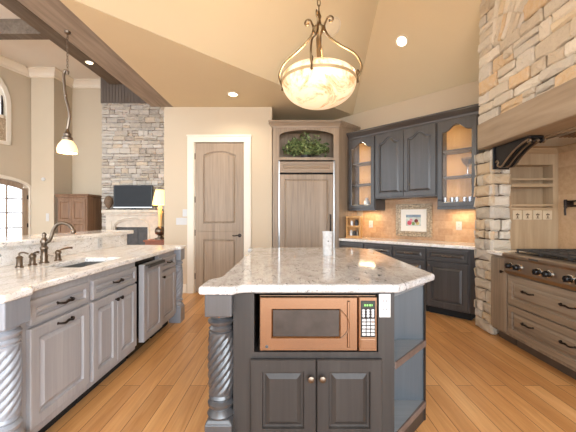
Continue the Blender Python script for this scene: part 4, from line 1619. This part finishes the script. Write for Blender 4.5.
# ================================================================== LAMPS
def scroll(cx, cz, r0, turns, start, sgn):
    out = []
    n = int(14 * turns)
    for k in range(n + 1):
        f = k / n
        a = start + sgn * 2 * PI * turns * f
        r = r0 * (1 - .7 * f)
        out.append((cx + r * math.cos(a), 0, cz + r * math.sin(a)))
    return out
CHX, CHY, CHZ = .205, 2.20, 2.218
t = thing('bowl_chandelier', 'alabaster bowl chandelier with bronze scroll arms over the island', 'chandelier', (CHX, CHY, CHZ))
RB = .258
b = MB()
pr = [(RB * math.cos(q), -.168 * math.sin(q)) for q in [PI / 2 * k / 12 for k in range(13)]]
pr = [(RB * .93, .055), (RB * .985, .04), (RB, .02)] + [(max(r, .006), z) for r, z in pr]
b.lathe(pr, 0, 0, 0, 48, 'z', cap0=False)
bo = b.build('alabaster_bowl', m_alab, t, smooth=True, solid=.006)
b = MB(); b.lathe([(RB + .002, -.010), (RB + .008, -.010), (RB + .008, .008), (RB + .002, .008)], 0, 0, 0, 48, 'z', False, False)
b.build('bowl_ring', m_litring, t, smooth=True)
for k in range(4):
    a = R(-15 + 90 * k)
    b = MB()
    pts = [(RB + .010, 0, .005), (.29, 0, .05), (.292, 0, .10), (.25, 0, .175), (.155, 0, .245), (.08, 0, .31), (.048, 0, .36), (.040, 0, .40), (.05, 0, .43)]
    b.tube(pts, .007, 8)
    b.tube([(.05, 0, .43), (.062, 0, .455), (.085, 0, .462), (.10, 0, .445), (.095, 0, .425), (.078, 0, .423), (.075, 0, .437)], .006, 8)
    b.tube([(RB + .012, 0, -.016), (RB + .012, 0, .03)], .006, 8)
    b.sphere((RB + .012, 0, -.02), .009, 10, 6)
    b.sphere((RB + .012, 0, .042), .012, 10, 6, 1, 1, 1.8)
    b.xform(Matrix.Rotation(a, 4, 'Z'))
    b.build('scroll_arm', m_brass, t, smooth=True)
b = MB()
b.lathe([(.008, .06), (.016, .09), (.012, .11), (.014, .16), (.02, .30), (.02, .34), (.045, .375), (.045, .39), (.02, .41), (.012, .45), (.018, .47), (.010, .49), (.006, .51)], 0, 0, 0, 16)
b.build('center_stem', m_brass, t, smooth=True)
b = MB()
zc = PITCH * (CHX - CHY + 4.43) + ZC - CHZ
nl = int((zc - .55) / .045)
for k in range(nl):
    z = .525 + k * (zc - .57) / nl
    ring = []
    for q in range(9):
        aa = 2 * PI * q / 8
        u, v = .011 * math.cos(aa), .03 * math.sin(aa)
        ring.append((u, 0, z + v) if k % 2 else (0, u, z + v))
    b.tube(ring, .0032, 5, False)
b.build('chain', m_brass, t)
b = MB(); b.lathe([(.012, zc - .07), (.05, zc - .045), (.065, zc - .01), (.065, zc + .03)], 0, 0, 0, 20)
b.build('canopy', m_brass, t, smooth=True)
light('chandelier_bulb', 'POINT', (0, 0, .10), 34, (1, .86, .68), size=.08, parent=t)

# opal pendant over the bar
t = thing('pendant_lamp', 'small opal glass pendant on a bronze scroll rod over the bar', 'pendant lamp', (-2.19, 3.05, 1.895))
b = MB()
b.lathe([(.082, 0), (.086, .02), (.084, .042), (.072, .078), (.054, .105), (.04, .125)], 0, 0, 0, 28, 'z', cap0=False)
b.build('lamp_shade', m_opal, t, smooth=True, solid=.004)
b = MB(); b.lathe([(.045, .122), (.045, .15), (.03, .165), (.034, .185), (.018, .21), (.012, .235)], 0, 0, 0, 18)
b.build('socket_cap', m_pewter, t, smooth=True)
b = MB()
b.tube([(0, 0, .23), (.012, 0, .30), (.022, 0, .37), (.01, 0, .45), (-.012, 0, .53), (-.022, 0, .60), (-.032, 0, .70), (-.035, 0, .77), (-.02, 0, .81), (.005, 0, .80), (.0, 0, .775)], .012, 8)
b.sphere((-.018, 0, .565), .016, 8, 6, 1, 1, 1.4)
b.build('scroll_rod', m_pewter, t, smooth=True)
b = MB()
for k in range(14):
    z = .83 + k * .027
    ring = [((.008 * math.cos(2 * PI * q / 8), 0, z + .018 * math.sin(2 * PI * q / 8)) if k % 2 else (0, .008 * math.cos(2 * PI * q / 8), z + .018 * math.sin(2 * PI * q / 8))) for q in range(9)]
    b.tube(ring, .0028, 5, False)
b.build('chain', m_pewter, t)
b = MB(); b.lathe([(.01, 1.165), (.026, 1.175), (.03, 1.193)], 0, 0, 0, 18)
b.build('canopy', m_pewter, t, smooth=True)
light('pendant_bulb', 'POINT', (0, 0, .05), 8, (1, .86, .68), size=.03, parent=t)

# recessed lamps
def can(x, y, z, lab, normal=(0, 0, -1), power=CAN_W, spot=130):
    t = thing('recessed_lamp', lab, 'recessed lamp', (x, y, z))
    q = Vector((0, 0, -1)).rotation_difference(Vector(normal))
    t.rotation_euler = q.to_euler()
    b = MB(); b.lathe([(.085, -.004), (.085, -.012), (.064, -.016), (.062, -.008)], 0, 0, 0, 28)
    b.build('trim_ring', m_white, t, smooth=True)
    b = MB(); b.lathe([(.060, -.014), (.058, -.0175)], 0, 0, 0, 24)
    b.build('bulb_face', m_can, t)
    light('can_light', 'SPOT', (0, 0, -.03), power, (1, .86, .68), size=.05, parent=t, spot=spot)
PB = math.hypot(1, .80)
can(-.845, 4.59, ZC - .01, 'recessed lamp in the flat ceiling before the pantry door', power=32, spot=150)
can(1.513, 4.187, ZC + PITCH * (6.68 - 5.70) - .012, 'recessed lamp in the sloping ceiling above the charcoal cabinets', (-.8 * S2 / PB, -.8 * S2 / PB, -1 / PB), power=32, spot=150)
can(-3.0, 6.6, ZG - .005, 'recessed lamp high above the fireplace', power=45, spot=100)
can(-4.40, 6.8, 4.656, 'small lit accent lamp under the long great room beam', power=20, spot=110)
t = thing('ceiling_speaker', 'round flush speaker in the sloping ceiling behind the chandelier', 'speaker', (.532, 3.93, ZC + PITCH * (.532 - 3.93 + 4.43) - .012))
q = Vector((0, 0, -1)).rotation_difference(Vector((.8 * S2 / PB, -.8 * S2 / PB, -1 / PB)))
t.rotation_euler = q.to_euler()
b = MB(); b.lathe([(.115, 0), (.115, -.008), (.105, -.012)], 0, 0, 0, 32)
b.build('grille', m_speaker, t)
b = MB(); b.lathe([(.115, -.002), (.122, -.002), (.122, -.012), (.115, -.012)], 0, 0, 0, 32, 'z', False, False)
b.build('rim', m_white, t)

# ================================================================== GREAT ROOM FURNITURE
# fireplace mantel
t = thing('fireplace_mantel', 'pale carved limestone mantel with arched opening', 'fireplace', (-4.0, 7.99, 0))
b = MB()
b.box(-.70, .82, -.28, .0, 1.36, 1.44).box(-.66, .78, -.24, 0, 1.30, 1.36)
b.build('mantel_shelf', m_fire, t, bevel=.012)
b = MB()
b.box(-.63, -.40, -.2, 0, 0, 1.30).box(.42, .75, -.2, 0, 0, 1.30)
am = arch(-.40, .42, 1.0, 1.18, 14)
for (xa, za), (xb, zb_) in zip(am, am[1:]):
    b.prism_y([(xa, za), (xa, 1.30), (xb, 1.30), (xb, zb_)], -.2, 0)
b.build('surround', m_fire, t)
b = MB()
pts = [(x, -.205, z) for x, z in arch(-.44, .46, 1.0, 1.23, 20)]
b.tube([(.46, -.205, .1)] + pts + [(-.44, -.205, .1)], .018, 8, False)
for s, x in ((-1, -.54), (1, .62)):
    b.box(x - .06, x + .06, -.215, -.2, .1, 1.15)
b.build('carved_border', m_fire, t, smooth=True)
b = MB(); b.prism_y([(-.40, 1.0), (.42, 1.0)] + am[1:-1], -.16, -.02)
part_label(b.build('arch_panel', m_fire, t), 'pale blind arch above the fire screen')
b = MB(); b.box(-.40, .42, -.10, -.02, 0, 1.0)
b.build('firebox', m_dark, t)
b = MB()
b.box(-.39, .41, -.14, -.125, .02, .98)
for k in range(4):
    x = -.38 + .78 * k / 3
    b.box(x - .012, x + .012, -.15, -.12, .02, .99)
b.build('fire_screen', m_iron, t)
# television on the mantel
t = thing('television', 'flat black television standing on the limestone mantel', 'television', (-3.97, 7.86, 1.44))
b = MB(); b.box(-.49, .49, -.03, .03, .05, .62)
b.build('housing', m_black, t, bevel=.006)
b = MB(); b.box(-.46, .46, -.033, -.029, .09, .60)
b.build('screen', m_screen, t)
b = MB(); b.box(-.49, .49, -.036, -.03, .05, .07)
part_label(b.build('silver_strip', m_chrome, t), 'silver lower strip')
b = MB(); b.box(-.2, .2, -.09, .09, 0, .012).box(-.05, .05, -.02, .02, .012, .06)
b.build('stand', m_black, t)
# urn
t = thing('urn', 'brown oval urn on the mantel beside the television', 'urn', (-4.58, 7.83, 1.44))
b = MB(); b.lathe([(.06, 0), (.065, .015), (.03, .03), (.03, .045), (.07, .09), (.10, .16), (.105, .22), (.085, .29), (.045, .34), (.01, .355)], 0, 0, 0, 22)
b.build('urn_body', plain('urn_brown', lin(112, 92, 74), .6, 0, .2, 30, .4, .4), t, smooth=True)
# lamp on a chest
t = thing('wooden_chest', 'reddish wooden chest beside the fireplace', 'chest', (-2.98, 7.16, 0))
b = MB(); b.box(-.28, .28, -.2, .2, .05, .70)
b.build('body', m_red, t, bevel=.006)
b = MB(); b.box(-.31, .31, -.23, .23, .70, .74)
b.build('top', m_red, t, bevel=.008)
b = MB()
for z0, z1 in ((.08, .36), (.38, .67)):
    raised(b, -.26, .26, z0, z1, t=.018, stile=.05)
b.xform(Matrix.Translation((0, -.2, 0)))
b.build('drawer_front', m_red, t)
b = MB()
for sx in (-.24, .24):
    for sy in (-.16, .16):
        b.box(sx - .03, sx + .03, sy - .03, sy + .03, 0, .05)
b.build('foot', m_red, t)
t = thing('table_lamp', 'lit candlestick table lamp with cream shade on the reddish chest', 'lamp', (-3.0, 7.16, .74))
b = MB(); b.lathe([(.12, 0), (.12, .03), (.06, .05), (.05, .09), (.11, .14), (.12, .2), (.10, .26), (.05, .3)], 0, 0, 0, 20)
b.build('lamp_base', m_pewter, t, smooth=True)
b = MB(); b.lathe([(.042, .3), (.042, .78), (.03, .80)], 0, 0, 0, 16)
part_label(b.build('candle_column', plain('cream_candle', lin(236, 200, 140), .5), t, smooth=True), 'cream candle column')
b = MB(); b.lathe([(.17, .80), (.13, 1.0), (.10, 1.14)], 0, 0, 0, 12, 'z', False, False)
b.build('lamp_shade', m_shade, t, solid=.004)
light('table_bulb', 'POINT', (0, 0, .95), 12, (1, .76, .46), size=.05, parent=t)
# armoire
t = thing('armoire', 'brown panelled wooden armoire against the far wall', 'armoire', (-5.42, 8.0, 0))
b = MB(); b.box(-.37, .37, -.28, .36, .08, 1.74)
b.build('body', m_brown, t, bevel=.005)
b = MB(); b.box(-.39, .39, -.31, .37, 1.74, 1.79).box(-.415, .415, -.33, .37, 1.79, 1.83)
b.build('crown', m_brown, t, bevel=.012)
b = MB(); b.box(-.39, .39, -.30, .37, 0, .08)
b.build('plinth', m_brown, t)
for x0, x1, kx in ((-.34, -.004, -.04), (.004, .34, .04)):
    b = MB()
    for z0, z1 in ((.14, .62), (.63, 1.14), (1.15, 1.70)):
        raised(b, x0, x1, z0, z1, t=.022, stile=.05)
    b.xform(Matrix.Translation((0, -.28, 0)))
    d = b.build('door', m_brown, t)
    knob(d, kx, 1.0, -.302, m_bronze, .014)
